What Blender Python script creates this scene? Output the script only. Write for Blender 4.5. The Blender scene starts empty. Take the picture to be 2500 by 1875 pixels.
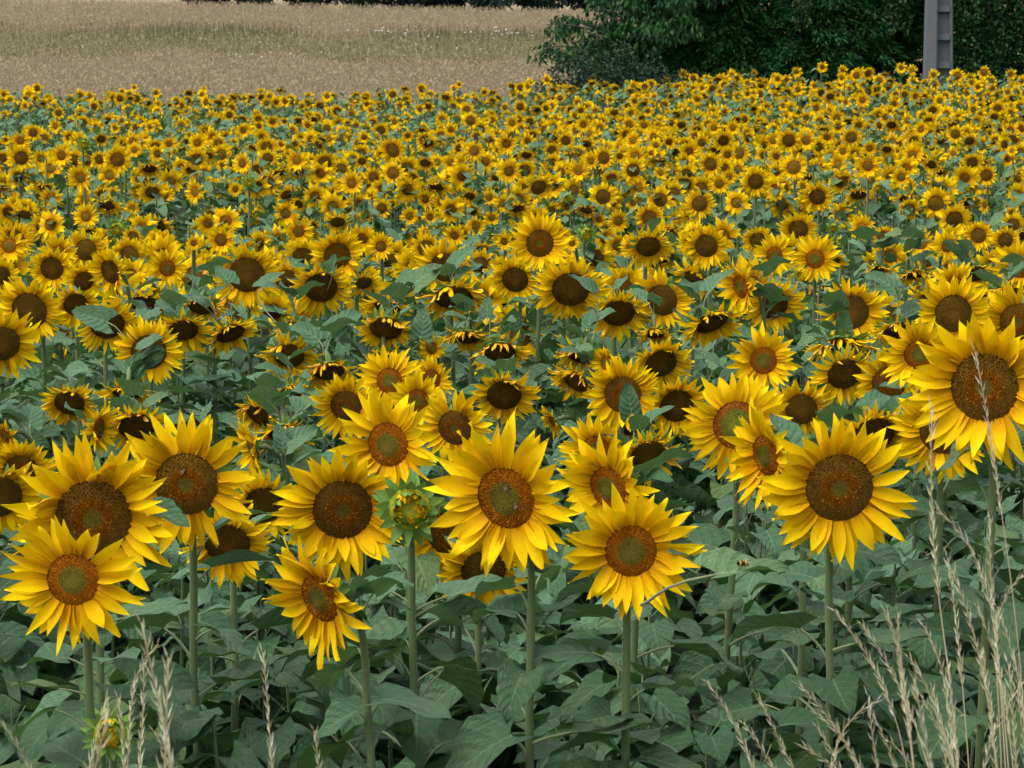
import bpy, math, random
import numpy as np
from mathutils import Vector, Matrix

random.seed(7)
RNG = np.random.default_rng(11)
S = bpy.context.scene
COL = S.collection

# ------------------------------------------------------------------ camera
F = 7090.0                      # focal length in pixels of the 2500 px wide photograph
PITCH = math.atan(1037.5 / F)
CZ = 2.65
cam_d = bpy.data.cameras.new('camera')
cam = bpy.data.objects.new('camera', cam_d)
COL.objects.link(cam)
cam.location = (0, 0, CZ)
cam.rotation_euler = (math.pi / 2 - PITCH, 0, 0)
cam_d.sensor_width = 36.0
cam_d.lens = 36.0 * F / 2500.0
cam_d.clip_start = 0.1
cam_d.clip_end = 6000
cam_d.dof.use_dof = True
cam_d.dof.focus_distance = 9.0
cam_d.dof.aperture_fstop = 26.0
S.camera = cam

# ------------------------------------------------------------------ sky, sun, exposure (soft overcast)
SUN_EL, SUN_AZ = math.radians(62), math.radians(-130)      # azimuth measured from +Y towards +X
w = bpy.data.worlds.new('World'); S.world = w; w.use_nodes = True
nt = w.node_tree; nt.nodes.clear()
sky = nt.nodes.new('ShaderNodeTexSky'); sky.sky_type = 'NISHITA'; sky.sun_disc = False
sky.sun_elevation = SUN_EL; sky.sun_rotation = SUN_AZ
sky.air_density = 1.0; sky.dust_density = 4.0; sky.ozone_density = 1.0
hs = nt.nodes.new('ShaderNodeHueSaturation'); hs.inputs['Saturation'].default_value = 0.35
bg = nt.nodes.new('ShaderNodeBackground'); bg.inputs[1].default_value = 0.15
ow = nt.nodes.new('ShaderNodeOutputWorld')
nt.links.new(sky.outputs[0], hs.inputs['Color']); nt.links.new(hs.outputs[0], bg.inputs[0]); nt.links.new(bg.outputs[0], ow.inputs[0])
sd = bpy.data.lights.new('sun', 'SUN'); sd.energy = 1.15; sd.angle = math.radians(60); sd.color = (1.0, 0.96, 0.9)
sun = bpy.data.objects.new('sun', sd); COL.objects.link(sun)
sv = Vector((math.sin(SUN_AZ) * math.cos(SUN_EL), math.cos(SUN_AZ) * math.cos(SUN_EL), math.sin(SUN_EL)))
sun.rotation_euler = sv.to_track_quat('Z', 'Y').to_euler()
S.view_settings.view_transform = 'Standard'; S.view_settings.look = 'None'
S.view_settings.gamma = 1.0; S.view_settings.use_curve_mapping = False
S.view_settings.exposure = 1.02

# ------------------------------------------------------------------ the lie of the land
GP = [(-40, 1.55), (0, 1.6), (3.9, 1.68), (5.0, 2.5), (5.8, 2.68), (9.5, 2.9), (12.6, 2.82), (18, 3.25), (24, 3.65), (28, 3.48),
      (34, 3.66), (41, 3.90), (54, 4.2), (63, 4.16), (66, 4.2), (120, 2.92), (135, 2.75), (300, 1.0), (1500, -8), (4000, -30)]
GY = np.array([a for a, b in GP], float); GD = np.array([b for a, b in GP], float)
CSY = np.array([-40, 25, 58, 70, 120, 4000], float); CSV = np.array([0, 0, .0, .0, -.02, 0])
def ground(x, y):
    u = np.clip((np.asarray(x) + 1.5) / 7.5, 0, 1); u = u * u * (3 - 2 * u)
    return CZ - np.interp(y, GY, GD) + np.clip(x, -30, 30) * np.interp(y, CSY, CSV) + u * np.interp(y, [38, 60, 68, 85], [0, .30, .30, 0])
FW = np.array([0, math.cos(PITCH), -math.sin(PITCH)]); UP = np.array([0, math.sin(PITCH), math.cos(PITCH)])
def at(px, py, d):              # the point d metres away seen at pixel (px, py)
    return np.array([0, 0, CZ]) + d * (FW + np.array([(px - 1250) / F, 0, 0]) + UP * (937.5 - py) / F)
RY = [160, 220, 270, 320, 350, 385, 480, 530, 560, 575, 594, 640, 800, 950, 1100, 1340, 1900]
RD = [62, 62, 53, 41, 34, 29, 25.8, 24.6, 22.5, 19, 14, 12.6, 11, 9.5, 7.5, 5.8, 5.0]
def row_dist(py): return float(np.interp(py, RY, RD))

# ------------------------------------------------------------------ materials
def node_mat(name):
    m = bpy.data.materials.new(name); m.use_nodes = True
    t = m.node_tree; t.nodes.clear()
    return m, t, t.nodes.new('ShaderNodeOutputMaterial')
def N(t, typ, **kw):
    n = t.nodes.new('ShaderNode' + typ)
    for k, v in kw.items():
        if isinstance(k, str) and hasattr(n, k): setattr(n, k, v)
    return n
def ramp(t, fac, stops, interp='LINEAR'):
    r = t.nodes.new('ShaderNodeValToRGB'); r.color_ramp.interpolation = interp
    e = r.color_ramp.elements
    while len(e) < len(stops): e.new(0.5)
    for i, (p, c) in enumerate(stops):
        e[i].position = p; e[i].color = (*c, 1)
    t.links.new(fac, r.inputs[0]); return r.outputs[0]
def math_(t, op, a, b=None, c=None):
    n = t.nodes.new('ShaderNodeMath'); n.operation = op
    for i, v in enumerate((a, b, c)):
        if v is None: continue
        if isinstance(v, (int, float)): n.inputs[i].default_value = v
        else: t.links.new(v, n.inputs[i])
    return n.outputs[0]
def mixc(t, fac, a, b, mode='MIX'):
    n = t.nodes.new('ShaderNodeMix'); n.data_type = 'RGBA'; n.blend_type = mode
    for s, v in ((n.inputs[0], fac), (n.inputs[6], a), (n.inputs[7], b)):
        if isinstance(v, (int, float)): s.default_value = v
        elif isinstance(v, tuple): s.default_value = (*v, 1)
        else: t.links.new(v, s)
    return n.outputs[2]
def rnd(t):                     # one random number per piece, whether an object or an island of a joined mesh
    o = t.nodes.new('ShaderNodeObjectInfo'); g = t.nodes.new('ShaderNodeNewGeometry')
    return math_(t, 'FRACT', math_(t, 'ADD', o.outputs['Random'], g.outputs['Random Per Island']))
def noise(t, scale, vec=None, detail=3, rough=.55):
    n = t.nodes.new('ShaderNodeTexNoise'); n.inputs['Scale'].default_value = scale
    n.inputs['Detail'].default_value = detail; n.inputs['Roughness'].default_value = rough
    if vec is not None: t.links.new(vec, n.inputs['Vector'])
    return n.outputs['Fac']
def finish(t, out, color, rough=.6, transl=0.0, tcol=None, bump=None, bstr=.3, spec=.3, bdist=.002):
    p = t.nodes.new('ShaderNodeBsdfPrincipled')
    if isinstance(color, tuple): p.inputs['Base Color'].default_value = (*color, 1)
    else: t.links.new(color, p.inputs['Base Color'])
    if isinstance(rough, (int, float)): p.inputs['Roughness'].default_value = rough
    else: t.links.new(rough, p.inputs['Roughness'])
    p.inputs['Specular IOR Level'].default_value = spec
    if bump is not None:
        b = t.nodes.new('ShaderNodeBump'); b.inputs['Strength'].default_value = bstr; b.inputs['Distance'].default_value = bdist
        t.links.new(bump, b.inputs['Height']); t.links.new(b.outputs[0], p.inputs['Normal'])
    sh = p.outputs[0]
    if transl > 0:
        tr = t.nodes.new('ShaderNodeBsdfTranslucent')
        tc = tcol if tcol is not None else color
        if isinstance(tc, tuple): tr.inputs[0].default_value = (*tc, 1)
        else: t.links.new(tc, tr.inputs[0])
        mx = t.nodes.new('ShaderNodeMixShader'); mx.inputs[0].default_value = transl
        t.links.new(sh, mx.inputs[1]); t.links.new(tr.outputs[0], mx.inputs[2]); sh = mx.outputs[0]
    t.links.new(sh, out.inputs[0])
def uvnode(t):
    n = t.nodes.new('ShaderNodeUVMap'); n.uv_map = 'UVMap'
    s = t.nodes.new('ShaderNodeSeparateXYZ'); t.links.new(n.outputs[0], s.inputs[0])
    return n.outputs[0], s.outputs[0], s.outputs[1]

def mat_petal(name, c0, c1, c2, tr=.28):
    m, t, o = node_mat(name)
    uv, u, v = uvnode(t); r = rnd(t)
    col = ramp(t, u, [(0.0, c0), (.38, c1), (1.0, c2)])
    hsv = t.nodes.new('ShaderNodeHueSaturation'); t.links.new(col, hsv.inputs['Color'])
    t.links.new(math_(t, 'MULTIPLY_ADD', r, .014, .492), hsv.inputs['Hue'])
    t.links.new(math_(t, 'MULTIPLY_ADD', r, .22, .88), hsv.inputs['Value'])
    mp = t.nodes.new('ShaderNodeMapping'); mp.inputs['Scale'].default_value = (1.2, 9, 1); t.links.new(uv, mp.inputs[0])
    st = noise(t, 3.0, mp.outputs[0], 2)
    col2 = mixc(t, math_(t, 'MULTIPLY', st, .35), hsv.outputs[0], mixc(t, 1.0, hsv.outputs[0], (.82, .72, .6), 'MULTIPLY'))
    finish(t, o, col2, .75, tr, col2, st, .35, .06)
    return m
M_PETAL = mat_petal('petal', (.60, .29, .002), (.77, .485, .002), (.81, .575, .003))
M_WILT = mat_petal('petal_wilted', (.50, .21, .006), (.68, .37, .010), (.72, .47, .06), .25)

def mat_leaf(name, ca, cb, cc, under, vein):
    m, t, o = node_mat(name)
    uv, u, v = uvnode(t); r = rnd(t)
    av = math_(t, 'ABSOLUTE', v)
    base = ramp(t, r, [(0.0, ca), (.5, cb), (.86, cc), (1.0, (cc[0] * 1.05, cc[1] * .92, cc[2] * .5))])
    n1 = noise(t, 5.0, uv, 5, .65)
    base = mixc(t, ramp(t, n1, [(.40, (0, 0, 0)), (.70, (.6, .6, .6))]), base, mixc(t, 1.0, base, (.55, .62, .52), 'MULTIPLY'))
    tcl = t.nodes.new('ShaderNodeTexCoord'); n0 = noise(t, 2.3, tcl.outputs['Object'], 3)
    base = mixc(t, ramp(t, n0, [(.55, (0, 0, 0)), (.8, (.35, .35, .35))]), base, (.16, .17, .075))
    g = t.nodes.new('ShaderNodeNewGeometry')
    base = mixc(t, math_(t, 'MULTIPLY', g.outputs['Backfacing'], .75), base, under)
    # midrib and side veins
    mid = math_(t, 'LESS_THAN', av, math_(t, 'MULTIPLY_ADD', u, -.05, .065))
    lat = math_(t, 'SUBTRACT', u, math_(t, 'MULTIPLY', av, .34))
    latf = math_(t, 'ABSOLUTE', math_(t, 'SUBTRACT', math_(t, 'FRACT', math_(t, 'MULTIPLY', lat, 6.0)), .5))
    latm = math_(t, 'LESS_THAN', latf, .05)
    vm = math_(t, 'MAXIMUM', mid, math_(t, 'MULTIPLY', latm, .55))
    colr = mixc(t, math_(t, 'MULTIPLY', vm, .6), base, vein)
    quilt = math_(t, 'ADD', math_(t, 'MULTIPLY', latf, -1.6), math_(t, 'MULTIPLY', noise(t, 11.0, uv, 4, .6), 2.2))
    bh = math_(t, 'SUBTRACT', quilt, math_(t, 'MULTIPLY', vm, .4))
    finish(t, o, colr, .58, .16, mixc(t, 1.0, colr, (.9, 1.2, .5), 'MULTIPLY'), bh, .7, .3, .010)
    return m
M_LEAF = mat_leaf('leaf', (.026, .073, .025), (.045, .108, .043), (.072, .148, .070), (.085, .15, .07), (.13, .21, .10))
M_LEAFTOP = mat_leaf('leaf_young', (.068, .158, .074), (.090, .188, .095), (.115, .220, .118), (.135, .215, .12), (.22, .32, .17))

def mat_simple(name, ca, cb, scale=30, rough=.65, tr=0, bstr=.2, spec=.3, obj=True, bdist=.002):
    m, t, o = node_mat(name)
    tc = t.nodes.new('ShaderNodeTexCoord')
    n = noise(t, scale, tc.outputs['Object'], 4)
    r = rnd(t)
    f = math_(t, 'MULTIPLY_ADD', r, .5, math_(t, 'MULTIPLY', n, .5))
    c = mixc(t, f, ca, cb)
    finish(t, o, c, rough, tr, None, n, bstr, spec, bdist)
    if name in ('stem', 'petiole'):
        pb = next(q for q in t.nodes if q.type == 'BSDF_PRINCIPLED'); pb.inputs['Sheen Weight'].default_value = .25; pb.inputs['Sheen Tint'].default_value = (.8, .9, .75, 1)
    return m
M_STEM = mat_simple('stem', (.056, .092, .026), (.10, .142, .048), 40)
M_PETIOLE = mat_simple('petiole', (.12, .15, .06), (.18, .21, .10), 40)
M_BRACT = mat_simple('bract', (.085, .175, .026), (.155, .27, .05), 25, .7, .15)
M_CALYX = mat_simple('calyx', (.09, .18, .04), (.13, .24, .06), 25)
M_SOIL = None

def mat_vcol(name, rough=.8, bstr=.0):
    m, t, o = node_mat(name)
    a = t.nodes.new('ShaderNodeVertexColor'); a.layer_name = 'Col'
    r = rnd(t)
    c = mixc(t, 1.0, a.outputs[0], ramp(t, r, [(0, (.75, .75, .75)), (1, (1.2, 1.2, 1.2))]), 'MULTIPLY')
    finish(t, o, c, 1.0, spec=.04)
    return m
M_DISC = mat_vcol('disc')
M_BEE = mat_vcol('bee_fur', .9)

def mat_ramp_island(name, stops, rough=.7, tr=.15, spec=.2):
    m, t, o = node_mat(name)
    c = ramp(t, rnd(t), stops)
    finish(t, o, c, rough, tr, c, spec=spec)
    return m
M_WHEAT = mat_ramp_island('wheat', [(0, (.265, .212, .132)), (.5, (.32, .262, .166)), (1, (.375, .312, .20))], .8, .35)
M_STRAW = mat_ramp_island('strip_grass', [(0, (.10, .11, .045)), (.45, (.20, .19, .095)), (1, (.32, .28, .15))])
M_WEED = mat_ramp_island('strip_weeds', [(0, (.06, .075, .028)), (.5, (.11, .12, .048)), (1, (.19, .165, .085))])
M_WHITEFL = mat_ramp_island('white_flowers', [(0, (.4, .4, .38)), (1, (.6, .6, .58))])
M_CHERRY = mat_ramp_island('cherry_leaf', [(0, (.008, .032, .011)), (.7, (.018, .068, .021)), (1, (.048, .12, .028))], .6, .18, .1)
M_THUJA = mat_ramp_island('conifer_spray', [(0, (.009, .040, .012)), (.7, (.018, .084, .024)), (1, (.045, .135, .036))], .7, .15, .05)
M_IVY = mat_ramp_island('ivy_leaf', [(0, (.004, .024, .008)), (.75, (.010, .050, .014)), (1, (.03, .10, .02))], .55, .12, .15)
M_VINE = mat_ramp_island('vine_leaf', [(0, (.012, .04, .012)), (.7, (.025, .065, .018)), (1, (.06, .11, .03))], .5, .2)
M_BRAMBLE = mat_ramp_island('bramble_leaf', [(0, (.012, .034, .018)), (.7, (.025, .055, .03)), (1, (.06, .10, .065))], .6, .12)
M_FAR = mat_ramp_island('far_tree_leaf', [(0, (.008, .02, .016)), (1, (.02, .045, .03))], .6, .1)
M_BARK = mat_simple('bark', (.03, .025, .02), (.08, .065, .05), 12, .85, 0, .6)
M_DRY = mat_ramp_island('dry_grass', [(0, (.44, .40, .20)), (.5, (.68, .645, .42)), (1, (.84, .83, .64))], .8, .25, .05)
M_DRYSTEM = mat_simple('dry_stem', (.46, .37, .20), (.64, .55, .36), 20, .7, .1)

# ------------------------------------------------------------------ mesh helpers (all triangles, numpy)
class T:                        # a template: vertices, triangles, uv, material index, colour
    def __init__(s, V, Fc, UV=None, M=0, C=None):
        s.V = np.asarray(V, float); s.F = np.asarray(Fc, int).reshape(-1, 3)
        s.UV = np.zeros((len(s.V), 2)) if UV is None else np.asarray(UV, float)
        s.M = np.full(len(s.F), M, int) if np.isscalar(M) else np.asarray(M, int)
        s.C = C
    def xf(s, m):
        return T(s.V @ m[:3, :3].T + m[:3, 3], s.F, s.UV, s.M, s.C)
    def mat(s, i): return T(s.V, s.F, s.UV, i, s.C)
def join(ts):
    o = 0; V = []; Fc = []; U = []; M = []; C = []
    hasC = any(t.C is not None for t in ts)
    for t in ts:
        V.append(t.V); Fc.append(t.F + o); U.append(t.UV); M.append(t.M); o += len(t.V)
        if hasC: C.append(t.C if t.C is not None else np.ones((len(t.V), 3)))
    return T(np.concatenate(V), np.concatenate(Fc), np.concatenate(U), np.concatenate(M), np.concatenate(C) if hasC else None)
def to_mesh(name, t, mats, smooth=True):
    me = bpy.data.meshes.new(name)
    nv, nf = len(t.V), len(t.F)
    me.vertices.add(nv); me.vertices.foreach_set('co', t.V.astype(np.float32).ravel())
    me.loops.add(nf * 3); me.polygons.add(nf)
    me.loops.foreach_set('vertex_index', t.F.ravel().astype(np.int32))
    me.polygons.foreach_set('loop_start', np.arange(0, nf * 3, 3, dtype=np.int32))
    me.polygons.foreach_set('loop_total', np.full(nf, 3, dtype=np.int32))
    me.polygons.foreach_set('material_index', t.M.astype(np.int32))
    me.polygons.foreach_set('use_smooth', np.full(nf, smooth))
    uvl = me.uv_layers.new(name='UVMap')
    uvl.data.foreach_set('uv', t.UV[t.F.ravel()].astype(np.float32).ravel())
    if t.C is not None:
        ca = me.color_attributes.new('Col', 'FLOAT_COLOR', 'POINT')
        ca.data.foreach_set('color', np.concatenate([t.C, np.ones((nv, 1))], 1).astype(np.float32).ravel())
    for m in mats: me.materials.append(m)
    me.update(); me.validate()
    return me
def obj(name, data, parent=None, mw=None):
    o = bpy.data.objects.new(name, data); COL.objects.link(o)
    if parent is not None: o.parent = parent
    if mw is not None: o.matrix_local = Matrix([list(map(float, r)) for r in mw])
    return o
def tag(o, label=None, cat=None, group=None, kind=None):
    if label: o['label'] = label
    if cat: o['category'] = cat
    if group: o['group'] = group
    if kind: o['kind'] = kind
    return o
def empty(name, loc):
    e = bpy.data.objects.new(name, None); COL.objects.link(e)
    e.empty_display_size = .05; e.location = [float(v) for v in loc]; return e
def I4(): return np.eye(4)
def TR(x, y, z): m = I4(); m[:3, 3] = (x, y, z); return m
def SC(x, y=None, z=None):
    m = I4(); m[0, 0] = x; m[1, 1] = x if y is None else y; m[2, 2] = x if z is None else z; return m
def RX(a): c, s = math.cos(a), math.sin(a); m = I4(); m[1, 1] = c; m[1, 2] = -s; m[2, 1] = s; m[2, 2] = c; return m
def RYm(a): c, s = math.cos(a), math.sin(a); m = I4(); m[0, 0] = c; m[0, 2] = s; m[2, 0] = -s; m[2, 2] = c; return m
def RZ(a): c, s = math.cos(a), math.sin(a); m = I4(); m[0, 0] = c; m[0, 1] = -s; m[1, 0] = s; m[1, 1] = c; return m
def grid(nu, nv, fn, us=None):
    us = np.linspace(0, 1, nu + 1) if us is None else us
    V = []; U = []
    for u in us:
        for v in np.linspace(-1, 1, nv + 1):
            V.append(fn(u, v)); U.append((u, v))
    Fc = []
    w_ = nv + 1
    for i in range(len(us) - 1):
        for j in range(nv):
            a = i * w_ + j
            Fc += [(a, a + w_, a + w_ + 1), (a, a + w_ + 1, a + 1)]
    return T(V, Fc, U)
def tube(pts, rad, sides=6, cap=True):
    P = np.asarray(pts, float); n = len(P)
    R = np.full(n, rad) if np.isscalar(rad) else np.asarray(rad, float)
    tan = np.gradient(P, axis=0); tan /= np.linalg.norm(tan, axis=1)[:, None] + 1e-9
    ref = np.array([0.31, .77, .11]); V = []; U = []
    x = np.cross(tan[0], ref); x /= np.linalg.norm(x)
    for i in range(n):
        x = x - tan[i] * np.dot(x, tan[i]); x /= np.linalg.norm(x) + 1e-9
        y = np.cross(tan[i], x)
        for k in range(sides):
            a = 2 * math.pi * k / sides
            V.append(P[i] + R[i] * (math.cos(a) * x + math.sin(a) * y)); U.append((i / (n - 1), k / sides))
    Fc = []
    for i in range(n - 1):
        for k in range(sides):
            a = i * sides + k; b = i * sides + (k + 1) % sides
            Fc += [(a, b, b + sides), (a, b + sides, a + sides)]
    if cap:
        for k in range(1, sides - 1):
            Fc.append(((n - 1) * sides, (n - 1) * sides + k, (n - 1) * sides + k + 1))
    return T(V, Fc, U)
def bez(p0, p1, p2, p3, n):
    t = np.linspace(0, 1, n)[:, None]
    return (1 - t)**3 * p0 + 3 * (1 - t)**2 * t * p1 + 3 * (1 - t) * t * t * p2 + t**3 * p3

# ------------------------------------------------------------------ sunflower pieces
def petal_t(curl, trough, twist, wave, nu=6, nv=3, hw=.15, sharp=2.2, ph=0):
    def fn(u, v):
        w_ = hw * (.60 + .40 * math.sin(min(u / .5, 1) * math.pi / 2)) * (1 - max(0, (u - .38) / .62)**sharp)
        y = v * w_; z = curl * u * u + trough * (abs(v) ** 1.5) * w_ + wave * math.sin(5 * u + ph + v) * .05 * u
        a = twist * u
        return (u - abs(curl) * .25 * u * u, y * math.cos(a), z + y * math.sin(a))
    us = np.array([0, .12, .3, .5, .7, .87, 1.0]) if nu == 6 else np.linspace(0, 1, nu + 1)
    return grid(nu, nv, fn, us)
PV = []                          # parameter sets for petal variants
for i in range(14):
    PV.append(dict(curl=random.uniform(-.28, .36), trough=random.uniform(.15, .75), twist=random.uniform(-.9, .9), wave=random.uniform(0, 2.0),
                   hw=random.uniform(.118, .168), sharp=random.uniform(1.3, 2.2), ph=random.uniform(0, 6)))
WV = []
for i in range(8):
    WV.append(dict(curl=random.uniform(.1, .5), trough=random.uniform(.6, 1.6), twist=random.uniform(-1.4, 1.4), wave=random.uniform(1, 3),
                   hw=random.uniform(.08, .13), sharp=random.uniform(1.8, 3), ph=random.uniform(0, 6)))
PET_HI = [petal_t(**p) for p in PV]; WIL_HI = [petal_t(**p) for p in WV]
PET_MID = [petal_t(nu=3, nv=2, **p) for p in PV]; WIL_MID = [petal_t(nu=3, nv=2, **p) for p in WV]
PET_LO = [petal_t(nu=2, nv=1, **{**p, 'hw': p['hw'] * 1.5}) for p in PV]; WIL_LO = [petal_t(nu=2, nv=1, **{**p, 'hw': p['hw'] * 1.5}) for p in WV]
ME_PET = [to_mesh('petal', t, [M_PETAL]) for t in PET_HI]
ME_WIL = [to_mesh('petal', t, [M_WILT]) for t in WIL_HI]
def bract_t(curl, nu=4, nv=2):
    def fn(u, v):
        w_ = .34 * (1 - u)**.8 * (.55 + .45 * math.sin(min(u / .3, 1) * 1.57)) if u < .999 else 0
        return (u, v * w_, curl * u * u + .25 * abs(v) * w_)
    return grid(nu, nv, fn)
BR = [bract_t(c) for c in (-.35, -.15, .1, .35, .7)]
ME_BR = [to_mesh('bract', t, [M_BRACT]) for t in BR]

def disc_cols(kind, r, rng, fl):
    """pigment of the disc by radius: fresh, green, mature, ringed"""
    n = len(r); C = np.zeros((n, 3)); j = rng.random(n)
    olive = np.array([.105, .085, .012]); brown = np.array([.118, .058, .007]); dark = np.array([.096, .052, .007])
    orange = np.array([.225, .072, .003]); pollen = np.array([.42, .17, .02]); green = np.array([.11, .12, .014])
    if kind == 'fresh':
        C[:] = orange; C[r < .52] = olive * 1.1; C[r > .9] = orange * .75
        if fl: C[(r > .5) & (r < .85) & (j < .28)] = pollen
    elif kind == 'green':
        C[:] = np.array([.2, .06, .008]); C[r < .68] = green; C[r < .4] = green * 1.25
        if fl: C[(r > .62) & (j < .25)] = pollen
    elif kind == 'ringed':
        C[:] = brown; C[(r > .26) & (r < .56)] = orange * .62; C[r < .26] = olive * .85
        if fl: C[(r > .24) & (r < .56) & (j < .2)] = pollen * .85
    elif kind == 'bud':
        C[:] = np.array([.30, .34, .03])
    else:
        C[:] = dark; C[r < .45] = brown * .95
        if fl: C[(r < .4) & (j < .06)] = pollen * .6
    C *= (.78 + .44 * rng.random(n))[:, None]
    return C
def dome_z(r): return .20 * (1 - r * r) - .03 * np.exp(-(r / .3)**2)
def disc_t(kind, rings=7, seg=22, florets=520, seed=1):
    rng = np.random.default_rng(seed)
    V = [(0, 0, float(dome_z(0)))]; Fc = []
    for i in range(1, rings + 1):
        r = i / rings
        for k in range(seg):
            a = 2 * math.pi * (k + .5 * (i % 2)) / seg
            V.append((r * math.cos(a), r * math.sin(a), float(dome_z(r))))
    for k in range(seg): Fc.append((0, 1 + k, 1 + (k + 1) % seg))
    for i in range(1, rings):
        for k in range(seg):
            a = 1 + (i - 1) * seg + k; b = 1 + (i - 1) * seg + (k + 1) % seg
            if i % 2: Fc += [(a, a + seg, b), (b, a + seg, b + seg)]
            else: Fc += [(a, a + seg, b + seg), (a, b + seg, b)]
    V = np.array(V); base = T(V, Fc, None, 0, disc_cols(kind, np.hypot(V[:, 0], V[:, 1]), rng, False))
    if not florets: return base
    k = np.arange(florets) + .5; r = np.sqrt(k / florets) * .985; a = k * 2.39996
    s = .052 * np.ones(florets)
    r = np.clip(r + rng.normal(size=florets) * .010, 0, .99); a = a + rng.normal(size=florets) * .02
    cx, cy, cz = r * np.cos(a), r * np.sin(a), dome_z(r)
    col = disc_cols(kind, r, rng, True)
    hh = .05 + .05 * rng.random(florets)
    hh[r < .25] *= .5
    VV = []; FF = []; CC = []
    for i in range(florets):
        o = len(VV)
        for q in range(3):
            b = a[i] + q * 2.094
            VV.append((cx[i] + s[i] * .62 * math.cos(b), cy[i] + s[i] * .62 * math.sin(b), cz[i] - .01)); CC.append(col[i] * .75)
        VV.append((cx[i] * 1.03, cy[i] * 1.03, cz[i] + hh[i])); CC.append(col[i] * 1.12)
        FF += [(o, o + 1, o + 3), (o + 1, o + 2, o + 3), (o + 2, o, o + 3)]
    return join([base, T(VV, FF, None, 0, np.array(CC))])
DK = ['fresh', 'green', 'mature', 'ringed', 'bud']
DISC_HI = {k: disc_t(k, seed=i + 1) for i, k in enumerate(DK)}
DISC_MID = {k: disc_t(k, 4, 12, 0, seed=i + 9) for i, k in enumerate(DK)}
DISC_LO = {k: disc_t(k, 2, 8, 0, seed=i + 19) for i, k in enumerate(DK)}
ME_DISC_HI = {k: to_mesh('flower_head', DISC_HI[k], [M_DISC], False) for k in DK}
ME_DISC_MID = {k: to_mesh('flower_head', DISC_MID[k], [M_DISC]) for k in DK}

def calyx_t(bracts=True, seed=3, seg=14):
    prof = [(.16, -.36), (.45, -.30), (.85, -.17), (1.03, -.05), (1.0, .0)]
    V = []; Fc = []
    for (r, z) in prof:
        for k in range(seg):
            a = 2 * math.pi * k / seg; V.append((r * math.cos(a), r * math.sin(a), z))
    for i in range(len(prof) - 1):
        for k in range(seg):
            a = i * seg + k; b = i * seg + (k + 1) % seg
            Fc += [(a, b, b + seg), (a, b + seg, a + seg)]
    ts = [T(V, Fc)]
    rng = random.Random(seed)
    if bracts:
        for k in range(18):
            a = 2 * math.pi * (k + rng.uniform(-.3, .3)) / 18
            m = RZ(a) @ TR(.95, 0, -.10) @ RYm(-math.radians(rng.uniform(-35, 5))) @ SC(rng.uniform(.4, .65))
            ts.append(BR[rng.randrange(0, 4)].xf(m))
    return join(ts)
CAL_FULL = [calyx_t(True, s) for s in range(3)]; CAL_BARE = calyx_t(False)
CAL_LO = calyx_t(True, 9, 7)
ME_CAL_FULL = [to_mesh('calyx', t, [M_BRACT]) for t in CAL_FULL]; ME_CAL_BARE = to_mesh('calyx', CAL_BARE, [M_BRACT])

RATIO = dict(F=.365, G=.44, M=.48, R=.435, D=.48, W=.50, S=.37, B=.8)
DKIND = dict(F='fresh', G='green', M='mature', R='ringed', D='mature', W='mature', S='fresh', B='bud')
def layout(kind, pitch, ratio, rng, dens=1.0):
    """petals of one head in the unit-disc frame: (matrix, variant number, wilted)"""
    p = math.radians(pitch); res = []
    L = 1 / ratio - .92
    hw = max(.15 * L, .13)
    n = int(round(2 * math.pi / (2 * hw * .295) * dens))
    wgt = dict(F=.03, G=.03, R=.05, M=.08, D=.22, W=.32, S=.03, B=0)[kind]
    base = dict(F=13, G=10, R=12, M=6, D=2, W=2, S=20, B=104)[kind]
    spread = dict(F=8, G=7, R=11, M=14, D=16, W=18, S=10, B=12)[kind]
    sect = rng.uniform(0, 6.28)
    if kind in 'FGRM': base += rng.uniform(-9, 13)
    gap = rng.uniform(0, 6.28) if rng.random() < .5 else None
    for i in range(n):
        if rng.random() < dict(F=.02, G=.02, R=.05, M=.10, D=.14, W=.22, S=.03, B=0)[kind]: continue
        a = 2 * math.pi * (i + rng.uniform(-.38, .38)) / n
        if gap is not None and kind != 'B' and abs((a - gap + math.pi) % (2 * math.pi) - math.pi) < .22 and rng.random() < .6: continue
        lift = rng.gauss(base, spread) + (6 if i % 2 else -6) + 7 * math.sin(2 * a + sect)
        gr = -math.cos(p) * math.sin(a); gn = math.sin(p)
        tg = math.degrees(math.atan2(gn + .03, gr)) * math.hypot(gr, gn)
        lift += wgt * tg * rng.uniform(.55, 1.35)
        wil = rng.random() < dict(F=0, G=0, R=0, M=.03, D=.14, W=.45, S=0, B=0)[kind]
        l = L * rng.uniform(.74, 1.12) * (.92 if i % 2 else 1) * (.8 if wil else 1)
        wd = max(L, .82) * rng.uniform(.82, 1.2)
        if kind in 'DW' and math.sin(a) > .2: wd *= .8
        if kind == 'B': l *= .62; lift = rng.gauss(118, 9)
        m = RZ(a) @ TR(.94 if kind != 'B' else rng.uniform(.55, .95), 0, .02 + .03 * (i % 2)) @ RYm(-math.radians(lift)) @ RZ(rng.gauss(0, .09)) @ RX(rng.gauss(0, .28)) @ SC(l, wd, l)
        res.append((m, rng.randrange(100), wil))
    return res
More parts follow.
